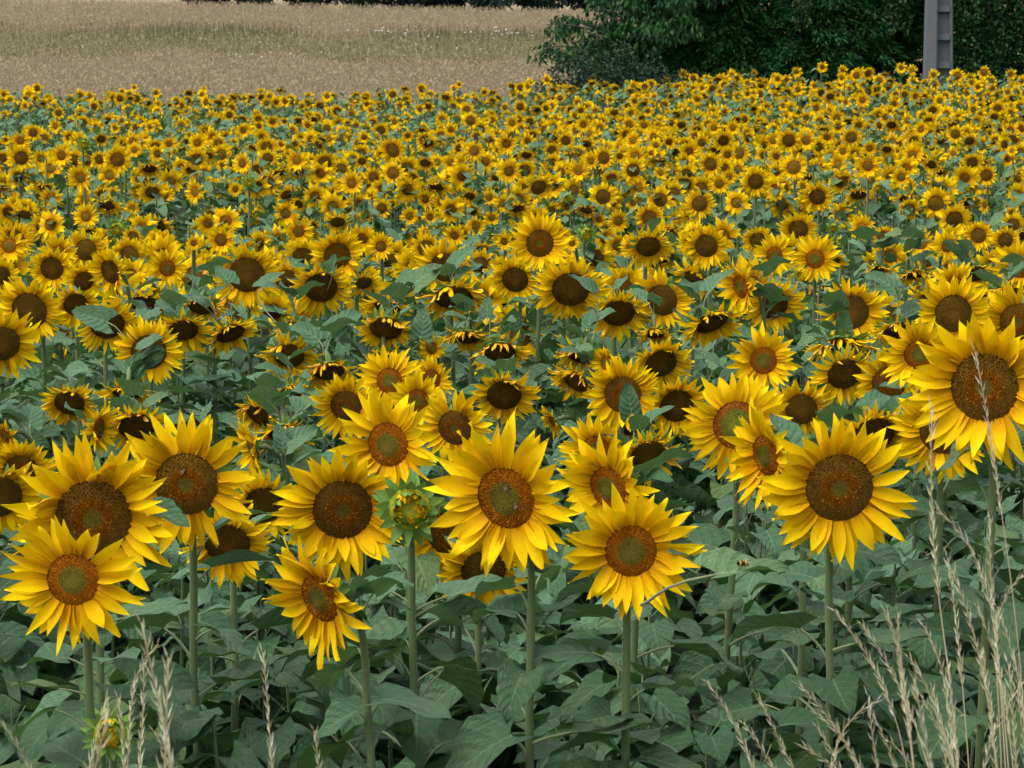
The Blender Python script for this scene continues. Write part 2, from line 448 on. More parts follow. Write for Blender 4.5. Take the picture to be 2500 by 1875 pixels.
def bract_layout(kind, rng):
    res = []
    if kind == 'B':
        for lay, (cnt, l0, ln, vs) in enumerate(((15, -12, .95, (0, 1, 2)), (13, 30, .95, (2, 3)), (13, 84, 1.0, (2, 3)))):
            for k in range(cnt):
                a = 2 * math.pi * (k + rng.uniform(-.35, .35)) / cnt
                res.append((RZ(a) @ TR(.98 - .08 * lay, 0, -.18 + .09 * lay) @ RYm(-math.radians(rng.gauss(l0, 12))) @ SC(ln * rng.uniform(.8, 1.15), rng.uniform(.8, 1.1), ln), rng.choice(vs)))
    else:
        for k in range(19):
            a = 2 * math.pi * (k + rng.uniform(-.35, .35)) / 19
            res.append((RZ(a) @ TR(.97, 0, -.10) @ RYm(-math.radians(rng.gauss(-14 if k % 2 else 4, 14))) @ SC(rng.uniform(.45, .75)), rng.choice((0, 1, 2))))
    return res
def head_frame(yaw, pitch):
    a, p = math.radians(yaw), math.radians(pitch)
    n = np.array([math.sin(a) * math.cos(p), -math.cos(a) * math.cos(p), -math.sin(p)])
    x = np.cross([0, 0, 1], n); x /= np.linalg.norm(x); y = np.cross(n, x)
    m = I4(); m[:3, 0] = x; m[:3, 1] = y; m[:3, 2] = n
    return m, n

# leaves
def leaf_pair(rng, nu=9, nv=6, upright=False, serr=True, bare=False):
    pl = rng.uniform(.38, .72); e = math.radians(rng.uniform(50, 75) if upright else rng.uniform(18, 58))
    if bare: pl = .0001
    E = np.array([pl * math.cos(e), 0, pl * math.sin(e)])
    s0 = math.radians(rng.uniform(10, 65) if upright else rng.uniform(-26, 20)); s1 = s0 - math.radians(rng.uniform(10, 55))
    if bare: s0 = math.radians(rng.uniform(0, 14)); s1 = s0 - math.radians(rng.uniform(5, 30))
    fold = math.radians(rng.uniform(4, 25)); roll = math.radians(rng.uniform(-30, 30))
    ph = rng.uniform(0, 6.3); ruf = rng.uniform(.025, .075); bend = rng.uniform(-.12, .12)
    us = np.linspace(0, 1, nu + 1) ** 1.05
    mids = [np.zeros(3)]
    for i in range(1, len(us)):
        sl = s0 + (s1 - s0) * (us[i] + us[i - 1]) / 2
        mids.append(mids[-1] + (us[i] - us[i - 1]) * np.array([math.cos(sl), 0, math.sin(sl)]))
    mids = np.array(mids)
    def fn(u, v):
        i = int(np.argmin(abs(us - u)))
        sl = s0 + (s1 - s0) * u
        nn = np.array([-math.sin(sl), 0, math.cos(sl)]); tt = np.array([math.cos(sl), 0, math.sin(sl)])
        w_ = .66 * (u + .05)**.27 * max(0, 1 - u)**.80
        if serr and abs(v) > .99 and 0 < i < nu: w_ *= 1.05 if i % 2 else .95
        y = v * w_ + bend * u * u
        p = mids[i] - tt * (.24 * abs(v)**1.4 * (1 - u)**4) + np.array([0, y * math.cos(fold), 0]) + nn * (abs(v) * w_ * math.sin(fold) + ruf * math.sin(9 * u + ph + (1.5 if v > 0 else 0)) * abs(v)**1.5)
        return p
    bl = grid(nu, nv, fn, us)
    bl = bl.xf(TR(*E) @ RX(roll))
    k = np.array([pl * .55 * math.cos(e * 1.25), 0, pl * .62 * math.sin(e * 1.25)])
    t = np.linspace(0, 1, 5)[:, None]
    pts = 2 * t * (1 - t) * k + t * t * E
    pt = tube(pts, np.linspace(.024, .015, 5), 5)
    return bl, pt
lr = random.Random(5)
LEAF_HI = [leaf_pair(lr) for _ in range(14)]; LEAF_UP = [leaf_pair(lr, upright=True) for _ in range(6)]
ME_LEAF = [(to_mesh('leaf', a, [M_LEAF]), to_mesh('petiole', b, [M_PETIOLE])) for a, b in LEAF_HI]
ME_LEAFU = [(to_mesh('leaf', a, [M_LEAFTOP]), to_mesh('petiole', b, [M_PETIOLE])) for a, b in LEAF_UP]
ME_LEAFT = [(to_mesh('leaf', a, [M_LEAFTOP]), to_mesh('petiole', b, [M_PETIOLE])) for a, b in LEAF_HI]
def leaf_one(nu, nv, n, up=False):
    res = []
    for _ in range(n):
        a, b = leaf_pair(lr, nu, nv, upright=up, serr=False)
        E = a.V[nv // 2]
        st = T([(0, -.012, 0), (0, .012, 0), E + np.array([0, .01, 0]), E - np.array([0, .01, 0])], [(0, 1, 2), (0, 2, 3)], None, 1)
        res.append(join([a, st]))
    return res
LEAF_MID = leaf_one(5, 4, 10) + leaf_one(5, 4, 3, True)
LEAF_LO = leaf_one(3, 2, 8)
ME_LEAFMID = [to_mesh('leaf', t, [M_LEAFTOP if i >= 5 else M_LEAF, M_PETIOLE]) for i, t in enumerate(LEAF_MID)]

# ------------------------------------------------------------------ where the sunflowers stand (pixel of the disc, overall width in pixels, kind, yaw, pitch down)
NEAR = [
 (268,1792,105,'B',4,-6,5.15,'small half-open yellow bud low in the lower left corner behind dry stalks'),
 (179,1414,345,'F',-6,0,5.5,'fresh sunflower with olive-centred orange disc, lowest at the left of the front row'),
 (228,1262,405,'R',4,4,6.0,'largest broad brown-disc sunflower at left, half hidden behind the fresh lower one'),
 (455,1180,345,'R',0,5,6.3,'brown-disc sunflower with long upright petals, second from left in the front row'),
 (836,1243,335,'R',6,4,6.5,'round dark-disc sunflower directly left of the big green bud'),
 (783,1460,320,'S',-42,14,5.9,'tilted sunflower facing left with green bracts showing, below the round dark-disc one'),
 (1000,1243,140,'B',0,-2,6.1,'large green sunflower bud with yellow centre, tallest stem in the front row'),
 (949,1085,285,'F',-24,2,7.2,'orange-disc sunflower turned left, directly above the large green bud'),
 (1237,1215,395,'F',-27,6,5.9,'big central sunflower with two bees on its orange disc'),
 (1100,1305,250,'R',-8,12,7.3,'sunflower half hidden behind the big central one, left side'),
 (1180,1392,230,'M',6,16,7.0,'small sunflower peeping out under the big central one'),
 (1540,1345,325,'F',2,-2,5.9,'perfect round sunflower with orange ring and olive centre, right of the big central one'),
 (1487,1190,290,'S',-38,8,7.0,'sunflower facing left with bracts at right, above the perfect round one'),
 (2048,1190,370,'R',4,2,6.4,'wide brown-disc sunflower with long petals at the right of the front row'),
 (2405,945,375,'R',-22,0,6.3,'big tall brown-disc sunflower behind the dry grass at the right edge'),
 (1800,1038,265,'G',-4,-2,7.5,'sunflower with large green-centred disc, upper left of the wide brown-disc one'),
 (1872,1112,270,'S',-58,6,6.9,'narrow sideways sunflower overlapping the green-centred one'),
 (2130,1062,225,'D',14,30,7.8,'drooping sunflower behind the top of the wide brown-disc one'),
 (2305,1050,255,'R',-5,8,7.6,'sunflower half hidden below left of the big tall one at right'),
 (2,1212,220,'M',20,14,8.0,'sunflower cut off by the left picture edge behind the largest one'),
 (642,1232,200,'M',10,20,8.4,'sunflower squeezed between the two brown-disc ones of the front row'),
 (555,1325,225,'M',0,22,7.2,'sunflower showing only lower petals under the second front one'),
 (617,1095,160,'S',-66,12,9.2,'sideways sunflower with ragged petals behind the front row, left of centre'),
 (1112,1044,200,'R',-16,8,8.8,'sunflower with upright petals behind the top left of the central one'),
 (845,990,175,'R',-6,10,9.6,'sunflower half hidden behind the left of the orange-disc one'),
 (951,929,170,'F',-4,-4,10.0,'bright spiky sunflower standing above the orange-disc one'),
 (1055,925,118,'F',-22,4,10.3,'small sunflower turned left beside the bright spiky one'),
 (1019,978,145,'F',0,0,9.3,'sunflower with only top spikes showing above the orange-disc one'),
 (1453,1098,182,'F',-6,2,9.3,'sunflower with a bee, above the one facing left'),
 (1520,962,195,'R',0,2,9.8,'wide-petalled sunflower with a leaf in front of its disc'),
 (1652,990,160,'M',8,14,9.9,'brown-disc sunflower just left of the green-centred one, further back'),
 (1864,880,180,'F',-6,-2,10.2,'sunflower with high spiky petals above the green-centred one'),
 (2079,762,172,'M',0,0,11.2,'isolated round dark-disc sunflower at right with even short petals'),
 (2061,912,175,'D',8,22,10.0,'sunflower with two long folded petals hanging over its dark disc'),
 (2170,935,185,'R',2,6,9.5,'sunflower with two pale leaves in front of it, at right'),
 (2245,866,200,'F',-10,2,9.2,'orange-disc sunflower just left of the big tall one at right'),
 (2327,765,190,'M',0,0,9.9,'spiky sunflower directly above the big tall one at right'),
 (2055,838,190,'W',6,66,10.6,'sunflower bowed so low that only its bracts and side petals show'),
 (1957,998,160,'M',-8,12,9.0,'sunflower between the green-centred and the wide brown-disc one'),
 (2196,806,140,'W',-4,56,10.8,None),
 (1737,786,175,'D',30,46,11.3,None),
 (1810,700,158,'S',-56,10,11.6,None),
 (1888,745,155,'M',16,20,11.9,None),
 (1891,622,108,'F',0,-2,13.2,None),
 (1990,632,122,'F',-6,-2,13.2,None),
 (2331,697,125,'F',0,-4,11.9,None),
 (2385,668,112,'D',8,46,13,None),
 (2456,715,135,'W',-8,58,12,None),
 (2231,670,92,'W',10,60,12.8,None),
 (2146,657,78,'W',-4,62,12.9,None),
 (2486,785,210,'R',-12,6,10.2,None),
 (2490,652,150,'F',-18,2,12.4,None),
 (1086,652,150,'M',-4,10,12.8,None),
 (1258,682,128,'M',-10,14,12.9,None),
 (1318,594,158,'R',0,-4,12.2,'tallest sunflower standing out above the near clump at the picture centre'),
 (1393,705,186,'M',2,22,11.9,'large dark-disc sunflower with folded top petals and a small leaf before it'),
 (1509,763,165,'D',4,34,11.6,None),
 (1617,732,165,'M',-20,10,12.1,None),
 (1108,724,178,'W',6,52,11.8,None),
 (942,801,145,'W',-6,40,11.4,None),
 (946,747,135,'D',-22,54,12,None),
 (1220,859,160,'W',4,48,10.9,'wilted sunflower with a fringe of tan petals over its dark disc, at centre'),
 (1139,822,125,'W',-8,56,11.5,None),
 (1231,963,172,'D',2,26,10.0,'dark-disc drooping sunflower just above the big central one'),
 (1424,867,145,'W',-12,50,11.2,None),
 (1405,929,138,'W',-42,36,10.7,None),
 (1482,886,95,'F',-36,0,10.7,None),
 (1613,886,155,'M',14,28,10.8,None),
 (1598,813,100,'W',0,56,11.5,None),
 (1351,1029,90,'S',-64,24,10.1,None),
 (1544,1040,118,'D',8,30,10,None),
 (1582,1112,178,'D',14,30,8.9,'drooping dark-disc sunflower behind a pale leaf, right of centre'),
 (1054,851,78,'F',-20,0,11.6,None),
 (938,863,95,'W',10,64,11.4,None),
 (888,690,80,'D',16,36,12.8,None),
 (73,757,178,'M',-14,12,11.4,'tall dark-disc sunflower near the left edge with curled petals'),
 (4,838,190,'M',18,16,10.7,None),
 (262,790,160,'M',12,26,11.2,None),
 (363,859,168,'M',4,10,10.7,None),
 (448,805,145,'D',8,40,11.4,None),
 (494,747,125,'W',0,48,12,None),
 (563,813,138,'D',34,46,11.5,None),
 (706,867,155,'D',-4,34,10.9,None),
 (718,801,125,'W',4,56,11.6,None),
 (802,905,155,'W',10,50,10.7,None),
 (602,670,170,'M',2,10,12.3,'large round dark-disc sunflower at the back of the near clump, left of centre'),
 (783,701,160,'D',6,24,12.1,'dark-disc sunflower with a few petals folded down over it, left of centre'),
 (170,983,155,'D',-4,32,9.8,None),
 (312,956,150,'W',0,60,10.1,None),
 (332,1040,175,'D',6,38,9.2,'drooping dark-disc sunflower just above the second front one'),
 (240,1046,140,'S',66,4,9.1,'sunflower in profile facing right with dark green bracts'),
 (715,958,110,'W',6,44,10.5,None),
 (633,1013,140,'W',-34,36,10,None),
 (694,1056,155,'W',8,54,9.5,None),
 (15,1064,105,'S',-40,20,9.4,None),
 (52,1150,185,'R',0,14,8.5,None),
 (185,743,125,'M',8,22,12.2,None),
 (127,655,115,'M',-4,8,12.8,None),
 (204,686,98,'M',18,14,12.7,None),
 (270,662,125,'M',-36,10,12.6,None),
 (409,655,105,'F',0,0,13,None),
 (823,624,140,'R',4,2,12.8,None),
 (2,672,90,'M',10,10,12.7,None),
 (23,600,98,'F',-4,0,None,None), (143,617,95,'F',6,2,None,None), (210,610,108,'M',0,6,None,None), (540,586,82,'F',-8,0,None,None),
 (830,606,112,'F',6,0,None,None), (930,602,72,'F',0,-4,None,None), (1040,606,78,'M',6,4,None,None),
]
# crops of the photograph read off at 2.592 x
def crop(ox, oy, L):
    r = []
    for e in L:
        x, y, s = e[:3]; k = e[3] if len(e) > 3 else 'F'; yaw = e[4] if len(e) > 4 else None
        r.append((ox + x / 2.592, oy + y / 2.592, s / 2.592, k, yaw))
    return r
C1 = crop(0, 0, [(135,1000,175,'M'),(390,985,165),(745,1010,185,'M'),(630,1010,120,'M'),(945,1065,180,'D'),(865,1105,95),(1245,1010,150,'M'),(1405,1045,80),(1535,1035,150,'F',-28),
 (1400,980,140,'M'),(1250,905,130),(1690,935,150,'M'),(1880,1015,160),(2055,1030,170,'M'),(510,1125,180),(325,1250,165),(660,1150,120,'M'),(720,1220,95),(690,1290,130,'F',-30),
 (925,1225,140),(1040,1235,160),(1235,1215,170,'F',-40),(1340,1360,150,'F',-30),(545,1370,180),(230,1340,180,'D'),(520,1255,110,'S',120),(740,1450,120,'B'),(845,1500,150,'D'),
 (810,1360,90),(835,1320,110),(1490,1200,100),(1575,1155,80,'B'),(1560,1360,130,'F',-34),(1630,1360,110,'S',-110),(1890,1290,120,'D'),(2040,1250,130),(2100,1350,140,'S',150),
 (1890,1465,200),(1540,825,110),(1640,860,100),(1300,825,110),(1200,855,60),(1070,910,110),(985,935,130,'M'),(905,885,110),(840,895,100,'M'),(765,900,60,'S',60),(210,840,110,'M'),
 (130,890,140),(40,885,70),(350,800,100),(605,800,70),(700,750,90),(770,765,80),(730,810,80),(895,770,80),(950,805,80),(975,700,85,'M'),(1110,715,90,'D'),(1230,720,80),(855,725,60),
 (1190,775,55),(1380,650,90,'D'),(1290,565,50),(1195,590,80,'D'),(850,555,60),(775,580,60),(690,600,80,'D'),(570,610,80),(235,560,75,'M'),(1770,570,65,'D'),(1930,675,75,'D'),
 (2010,745,85,'M'),(1725,770,100),(1640,800,90),(1800,770,70),(1850,820,80),(2030,885,120,'D'),(2160,830,90),(30,730,75),(20,1000,110,'M'),(20,1150,110),(150,1150,120,'D'),
 (1380,910,110,'M'),(1480,900,70),(1780,915,80),(1870,910,90),(850,950,110),(1210,1080,130,'D'),(1360,1190,130,'S',-130),(1110,955,60,'B'),(530,915,80,'B'),(1225,1540,100),
 (1430,1470,120),(2160,1160,100),(640,880,110,'D'),(500,700,50)])
C2 = crop(830, 0, [(335,950,190,'M'),(1055,910,150),(1870,990,150),(1430,890,120,'M'),(1215,860,110,'M'),(850,955,130,'M'),(260,825,110,'M'),(150,870,90),(35,830,80),(180,690,65),(150,665,60),
 (380,670,80),(480,690,65),(300,605,75),(430,605,60),(410,560,75,'D'),(670,615,90,'D'),(525,600,55),(720,560,60),(755,535,55),(855,640,85,'M'),(790,730,70,'F',-40),(760,685,60),
 (930,740,80),(920,780,90),(1090,780,110),(1165,775,90),(1060,730,90,'D'),(1190,685,70,'D'),(1275,690,85,'D'),(970,590,80,'D'),(1090,550,85,'D'),(1100,600,70),(1190,550,80),
 (1350,575,85,'D'),(1300,570,70),(1470,560,90,'D'),(1540,560,70),(1680,545,80,'D'),(1605,510,70),(1310,505,75),(2060,515,70,'F',30),(1650,550,60),(1800,580,60,'D'),(1525,700,90),
 (1730,760,90,'M'),(1415,700,80),(1280,790,90),(1350,765,80),(1410,775,70),(1540,790,110),(1925,795,100),(2080,855,100),(1990,835,100),(1855,890,120),(2000,920,90),(1970,970,80),
 (1340,950,110,'M'),(1180,980,120,'D'),(1070,1085,170),(1170,1080,150,'M'),(1510,1080,160),(1400,1090,110,'M'),(1670,1000,160,'M'),(1590,1020,110),(1770,990,100),(1720,1130,130,'M'),
 (1890,1190,160),(2030,1095,100),(1480,1210,170,'M',-40),(1690,1220,160,'D'),(1855,1285,110,'F',-25),(1960,1380,200,'M'),(1760,1400,160),(1640,1390,110),(1440,1310,110),(1330,1340,150,'M'),
 (1130,1380,160),(1180,1205,180,'M'),(945,1250,115),(1030,1290,120),(1230,1260,130),(820,1240,130,'D'),(830,1330,150,'D'),(860,1430,150),(960,1380,110),(725,1490,150),(640,1280,140),
 (540,1260,140),(570,1375,120),(440,1370,130),(265,1320,130,'M'),(330,1290,80),(380,1270,90),(190,1250,110),(40,1320,130,'M'),(170,1360,120,'F',-32),(540,1470,110,'F',-45),(420,1490,100,'S',140),
 (75,1160,170),(215,1120,130,'M'),(140,1020,100,'D'),(470,1130,130,'M'),(590,1170,110),(540,1030,130,'D'),(560,910,120,'D'),(430,860,90),(530,810,80),(640,820,80),(760,800,110,'D'),
 (770,1040,150,'F',-42),(700,1030,120),(690,1365,50,'B'),(1560,1480,110,'B'),(2080,1470,90,'B'),(1310,1060,100,'S',-74),(1040,1530,120),(1470,1540,110),(1855,1560,170,'M'),(2140,1390,150)])
C3 = crop(1660, 0, [(20,470,70),(115,515,70),(265,505,70),(330,475,80),(465,470,70,'F',45),(580,475,60),(740,455,75),(785,490,55),(900,425,80),(910,475,65),(1025,495,80),(1030,445,70),(1190,465,90,'M'),
 (1260,510,85,'M'),(1345,415,40),(1400,430,80),(1470,445,75),(1605,475,80),(1755,480,100,'M'),(1815,510,50),(1925,460,90,'M'),(1450,545,60),(1540,560,75),(1620,530,65),(1490,610,90),
 (1610,595,80),(1915,585,80),(1800,625,70),(2010,690,110,'M'),(2150,680,100,'M'),(1480,725,75),(1655,720,60),(1155,635,105),(1050,650,90),(950,610,100,'D'),(1250,610,80),(765,595,80,'M'),
 (585,550,90),(430,530,80),(365,610,85),(110,610,70),(175,630,60),(265,630,60),(430,635,50),(630,660,80),(740,690,80,'D'),(520,720,90,'M'),(690,890,165,'M'),(800,890,150),(590,890,120),
 (275,890,140,'M'),(375,970,150,'M',-26),(300,980,120),(195,1040,170,'M'),(60,960,140),(215,810,110),(335,810,110),(430,850,100,'M'),(610,790,80),(830,750,100,'S',140),(930,870,110),
 (1085,870,140,'M'),(1030,960,110),(1200,940,110),(1310,945,110,'D'),(1300,745,100),(1340,790,120,'D'),(1525,820,110,'F',-24),(1630,815,100),(1480,890,110,'M'),(1470,980,150),(1590,1040,130,'D'),
 (1850,1030,140,'M'),(1940,1110,150,'M'),(2100,955,75),(1880,765,100),(1760,850,120,'D'),(1960,840,80),(1730,970,90),(1000,1040,140),(1190,1050,180),(1330,1100,130,'M'),(1445,1180,130),
 (1530,1295,70),(1600,1150,180,'S',-100),(1760,1180,140,'M'),(720,1060,180,'M'),(610,990,110),(480,1150,200,'M'),(250,1165,150),(310,1120,110),(125,1290,200,'M'),(650,1190,145,'M'),(780,1180,100),
 (810,1120,110,'D'),(870,1245,215,'M'),(1040,1140,130,'D'),(1130,1230,190,'W'),(740,1310,160),(750,1450,250,'M'),(1150,1440,170),(30,1400,150),(970,1440,80,'B'),(90,1540,200,'M'),(490,1520,200,'M'),
 (1290,1500,160,'M'),(1700,1330,90),(1780,1410,140),(1930,1300,110,'S',-60),(2100,1290,110),(1890,1490,200,'M'),(2060,1520,190,'M'),(1530,1540,190),(1690,1560,200),(1175,735,50,'B'),
 (1800,755,40,'B'),(2100,1350,100),(1460,1030,60,'B')])
rr = random.Random(21)
PL = []                          # every plant read off the photograph
DSZ = dict(F=.25, G=.28, M=.28, R=.3, D=.28, W=.27, S=.26, B=.11)
for (x, y, s, k, yaw, pit, d, lab) in NEAR:
    if d is None:
        dr = row_dist(y); d = min(max(DSZ[k] * F / s, .9 * dr), 1.1 * dr)
    PL.append(dict(x=x, y=y, s=s, k=k, yaw=yaw, pit=pit, d=d, lab=lab))
for (x, y, s, k, yaw) in C1 + C2 + C3:
    dr = row_dist(y); ds = DSZ[k] * F / s
    d = min(max(ds, .9 * dr), 1.1 * dr)
    if yaw is None: yaw = rr.gauss(-6, 11)
    pit = dict(F=rr.gauss(0, 5), M=rr.gauss(8, 7), D=rr.gauss(36, 9), W=rr.gauss(52, 5), S=rr.gauss(5, 6), B=rr.gauss(0, 5))[k]
    PL.append(dict(x=x, y=y, s=s, k=k, yaw=yaw, pit=pit, d=d, lab=None))
ex = random.Random(4); tries = 0; added = 0
while added < 34 and tries < 4000:
    tries += 1
    x = ex.uniform(20, 2480); y = ex.uniform(585, 985); d = row_dist(y) * ex.uniform(1.0, 1.05)
    k = ex.choice('MMDDDWFR'); s_ = ex.uniform(.22, .27) * F / d
    if x < 700 and 850 < y: continue
    if any(math.hypot(q['x'] - x, (q['y'] - y) * 1.15) < .52 * (q['s'] + s_) for q in PL if q['d'] < 15): continue
    pit = dict(F=0, R=4, M=12, D=34, W=50)[k] + ex.gauss(0, 5)
    PL.append(dict(x=x, y=y, s=s_, k=k, yaw=ex.gauss(-4, 14), pit=pit, d=d, lab=None)); added += 1
PL.sort(key=lambda p: -p['s'] * (1.6 if p['k'] == 'B' else 1))
IND, REST = PL[:298], PL[298:]

# labels that single each one out
def ordw(i): return ['first', 'second', 'third', 'fourth', 'fifth', 'sixth', 'seventh', 'eighth', 'ninth', 'tenth'][i]
def phrase(p):
    k = p['k']
    w_ = dict(F='fresh sunflower', G='green-centred sunflower', M='dark-disc sunflower', R='brown-disc sunflower', D='nodding sunflower', W='wilting bowed sunflower', S='sideways sunflower', B='green sunflower bud')[k]
    if k in 'FMR':
        if p['yaw'] < -22: w_ = w_.replace('sunflower', 'sunflower turned left')
        if p['yaw'] > 22: w_ = w_.replace('sunflower', 'sunflower turned right')
    if k == 'S' and abs(p['yaw']) > 95: w_ = 'sunflower seen from behind'
    y = p['y']
    band = ('on the far edge' if y < 205 else 'in the far rows' if y < 290 else 'in the middle rows' if y < 370 else 'in the nearer middle rows' if y < 470 else
            'well behind the near clump' if y < 560 else 'just behind the near clump' if y < 640 else 'in the near clump\'s back' if y < 780 else 'in mid near clump' if y < 960 else 'close to the front')
    col = ['at the left edge', 'far left', 'left', 'left of centre', 'just left of centre', 'just right of centre', 'right of centre', 'right', 'far right', 'at the right edge'][min(9, max(0, int(p['x'] / 250)))]
    return w_ + ' ' + band + ', ' + col
grp = {}
for p in IND:
    if not p['lab']: grp.setdefault(phrase(p), []).append(p)
for ph, ps in grp.items():
    if len(ps) == 1: ps[0]['lab'] = ph; continue
    ps.sort(key=lambda q: q['x'])
    for i, q in enumerate(ps):
        if len(ps) == 2: q['lab'] = ph + (', the left one' if i == 0 else ', the right one')
        else: q['lab'] = ph + (', leftmost' if i == 0 else ', rightmost' if i == len(ps) - 1 else ', %s from left' % ordw(i))

# ------------------------------------------------------------------ building one plant
def stem_path(C, n, R, k, rng, npt=12):
    """from the soil to the back of the head; bowed heads get a hooked neck"""
    back = C - n * R * .34
    down = max(0, -n[2])
    hook = .10 + .14 * down
    gx = C[0] - n[0] * (hook + .02) + rng.uniform(-.03, .03); gy = C[1] - n[1] * (hook + .02) + rng.uniform(0, .06)
    gz = float(ground(gx, gy)) - .03
    top = back - n * (.05 + .10 * down)
    kx, ky = C[0] - n[0] * hook, C[1] - n[1] * hook
    kz = back[2] - .26 + .10 * down
    K = np.array([kx, ky, max(kz, gz + .3)])
    B = np.array([gx, gy, gz])
    lower = bez(B, B + (K - B) * .33 + np.array([rng.uniform(-.06, .06), rng.uniform(-.03, .03), 0]), K - np.array([rng.uniform(-.025, .025), 0, (K[2] - gz) * .3]), K, npt // 2)
    upper = bez(K, K + np.array([0, 0, .16 + .06 * down]), top, back, npt // 2 + 1)
    return np.concatenate([lower, upper[1:]]), B
def place_leaves(path, rng, nl, h, n, k, kind, big=1.0, tmax=.92):
    """(matrix, upright?) in world axes relative to the plant's base"""
    P = path; seg = np.linalg.norm(np.diff(P, axis=0), axis=1); cum = np.concatenate([[0], np.cumsum(seg)]); Ltot = cum[-1]
    az0 = rng.uniform(0, 6.28); res = []
    fa = math.atan2(n[1], n[0])
    for i in range(nl):
        t = .22 + (tmax - .22) * (i / max(1, nl - 1)) ** .8 + rng.uniform(-.02, .02)
        a = az0 + i * 2.4 + rng.uniform(-.3, .3)
        if t > .78 and math.cos(a - fa) > .45: a += math.pi * rng.uniform(.6, 1.4)
        q = np.array([np.interp(t * Ltot, cum, P[:, j]) for j in range(3)])
        s = (.25 - .15 * max(0, (t - .3) / .62)) * rng.uniform(.8, 1.2) * big
        up = t > .84 and rng.random() < .6
        res.append((TR(*q) @ RZ(a) @ SC(s), up, t))
    if k in 'DWS':
        for i in range(3):
            t = rng.uniform(.88, .97); a = fa + rng.uniform(-2.3, 2.3)
            q = np.array([np.interp(t * Ltot, cum, P[:, j]) for j in range(3)])
            res.append((TR(*q) @ RZ(a) @ SC(rng.uniform(.085, .14)), True, t))
    return res
GROUPN = 'sunflowers in the field'
def build_near(p, idx):
    rng = random.Random(1000 + idx)
    k = p['k']; C = at(p['x'], p['y'], p['d']); D = p['s'] * p['d'] / F; ratio = RATIO[k] * rng.uniform(.95, 1.06)
    if k == 'B': R = D * .5 * .74
    else: R = D * ratio / 2 * 1.10
    fr, n = head_frame(p['yaw'], p['pit'])
    path, B = stem_path(C, n, R, k, rng, 14)
    root = empty('sunflower' if k != 'B' else 'sunflower_bud', B)
    tag(root, p['lab'], 'sunflower', GROUPN)
    rs = .0092 if k != 'B' else .0092
    st = tube(path - B, np.linspace(rs * 1.15, rs * .8, len(path)) * np.array([rng.uniform(.93, 1.07) for _ in path]), 8); obj('stem', to_mesh('stem', st, [M_STEM]), root)
    hm = fr.copy(); hm[:3, :3] *= R; hm[:3, 3] = C - B
    head = obj('flower_head', ME_DISC_HI[DKIND[k]], root, hm)
    side = k in 'DWSB' or abs(p['yaw']) > 34
    if k == 'B':
        for m, v, wl in layout('B', 0, .52, rng): obj('petal', ME_PET[v % len(ME_PET)], head, m)
    else:
        for m, v, wl in layout(k, p['pit'], ratio, rng):
            obj('petal', (ME_WIL[v % len(ME_WIL)] if wl else ME_PET[v % len(ME_PET)]), head, m)
    if side:
        obj('calyx', ME_CAL_BARE, head)
        for m, v in bract_layout(k, rng): obj('bract', ME_BR[v], head, m)
    else: obj('calyx', ME_CAL_FULL[idx % 3], head)
    nl = 19 if p['d'] < 7.4 else 17
    for m, up, t in place_leaves(path - B, rng, nl, 0, n, k, 'near', 1.0, .86 if k == 'B' else .90 if p['d'] < 7.4 else .88):
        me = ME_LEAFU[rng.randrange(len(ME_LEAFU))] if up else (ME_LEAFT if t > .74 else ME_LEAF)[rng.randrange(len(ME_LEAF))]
        lf = obj('leaf', me[0], root, m); obj('petiole', me[1], lf)
    p['root'] = root; p['C'] = C; p['n'] = n; p['R'] = R; p['fr'] = fr; p['path'] = path; p['B'] = B
MIDHEAD = {}
def mid_petals(k, pit, ratio, res):
    key = (k, int(round(pit / 12)), res, random.randrange(3))
    if key not in MIDHEAD:
        rng = random.Random(hash(key[1:2]) + ord(k) * 7 + key[3])
        P_, W_ = (PET_MID, WIL_MID) if res == 'mid' else (PET_LO, WIL_LO)
        ts = []
        for m, v, wl in layout(k if k != 'B' else 'B', key[1] * 12, ratio, rng, 1.0 if res == 'mid' else .68):
            ts.append((W_[v % len(W_)].mat(1) if wl else P_[v % len(P_)]).xf(m))
        t = join(ts)
        MIDHEAD[key] = (t, to_mesh('petals', t, [M_PETAL, M_WILT]) if res == 'mid' else None)
    return MIDHEAD[key]
def build_mid(p, idx):
    rng = random.Random(5000 + idx)
    k = p['k']; C = at(p['x'], p['y'], p['d']); D = p['s'] * p['d'] / F
    R = D * .36 if k == 'B' else D * RATIO[k] / 2 * 1.12
    fr, n = head_frame(p['yaw'], p['pit'])
    path, B = stem_path(C, n, R, k, rng, 8)
    root = empty('sunflower' if k != 'B' else 'sunflower_bud', B)
    tag(root, p['lab'], 'sunflower', GROUPN)
    obj('stem', to_mesh('stem', tube(path - B, .012, 5), [M_STEM]), root)
    hm = fr.copy(); hm[:3, :3] *= R; hm[:3, 3] = C - B
    head = obj('flower_head', ME_DISC_MID[DKIND[k] if not (k == 'F' and idx % 2) else 'ringed'], root, hm)
    obj('petals', mid_petals(k, p['pit'], RATIO[k] if k != 'B' else .52, 'mid')[1], head)
    if k == 'B':
        obj('calyx', ME_CAL_BARE, head)
        for m, v in bract_layout(k, rng): obj('bract', ME_BR[v], head, m)
    else: obj('calyx', ME_CAL_FULL[idx % 3], head)
    for m, up, t in place_leaves(path - B, rng, 9, 0, n, k, 'mid'):
        obj('leaf', ME_LEAFMID[rng.randrange(10, 13) if up else rng.randrange(10)], root, m)
    p['C'] = C; p['n'] = n; p['R'] = R

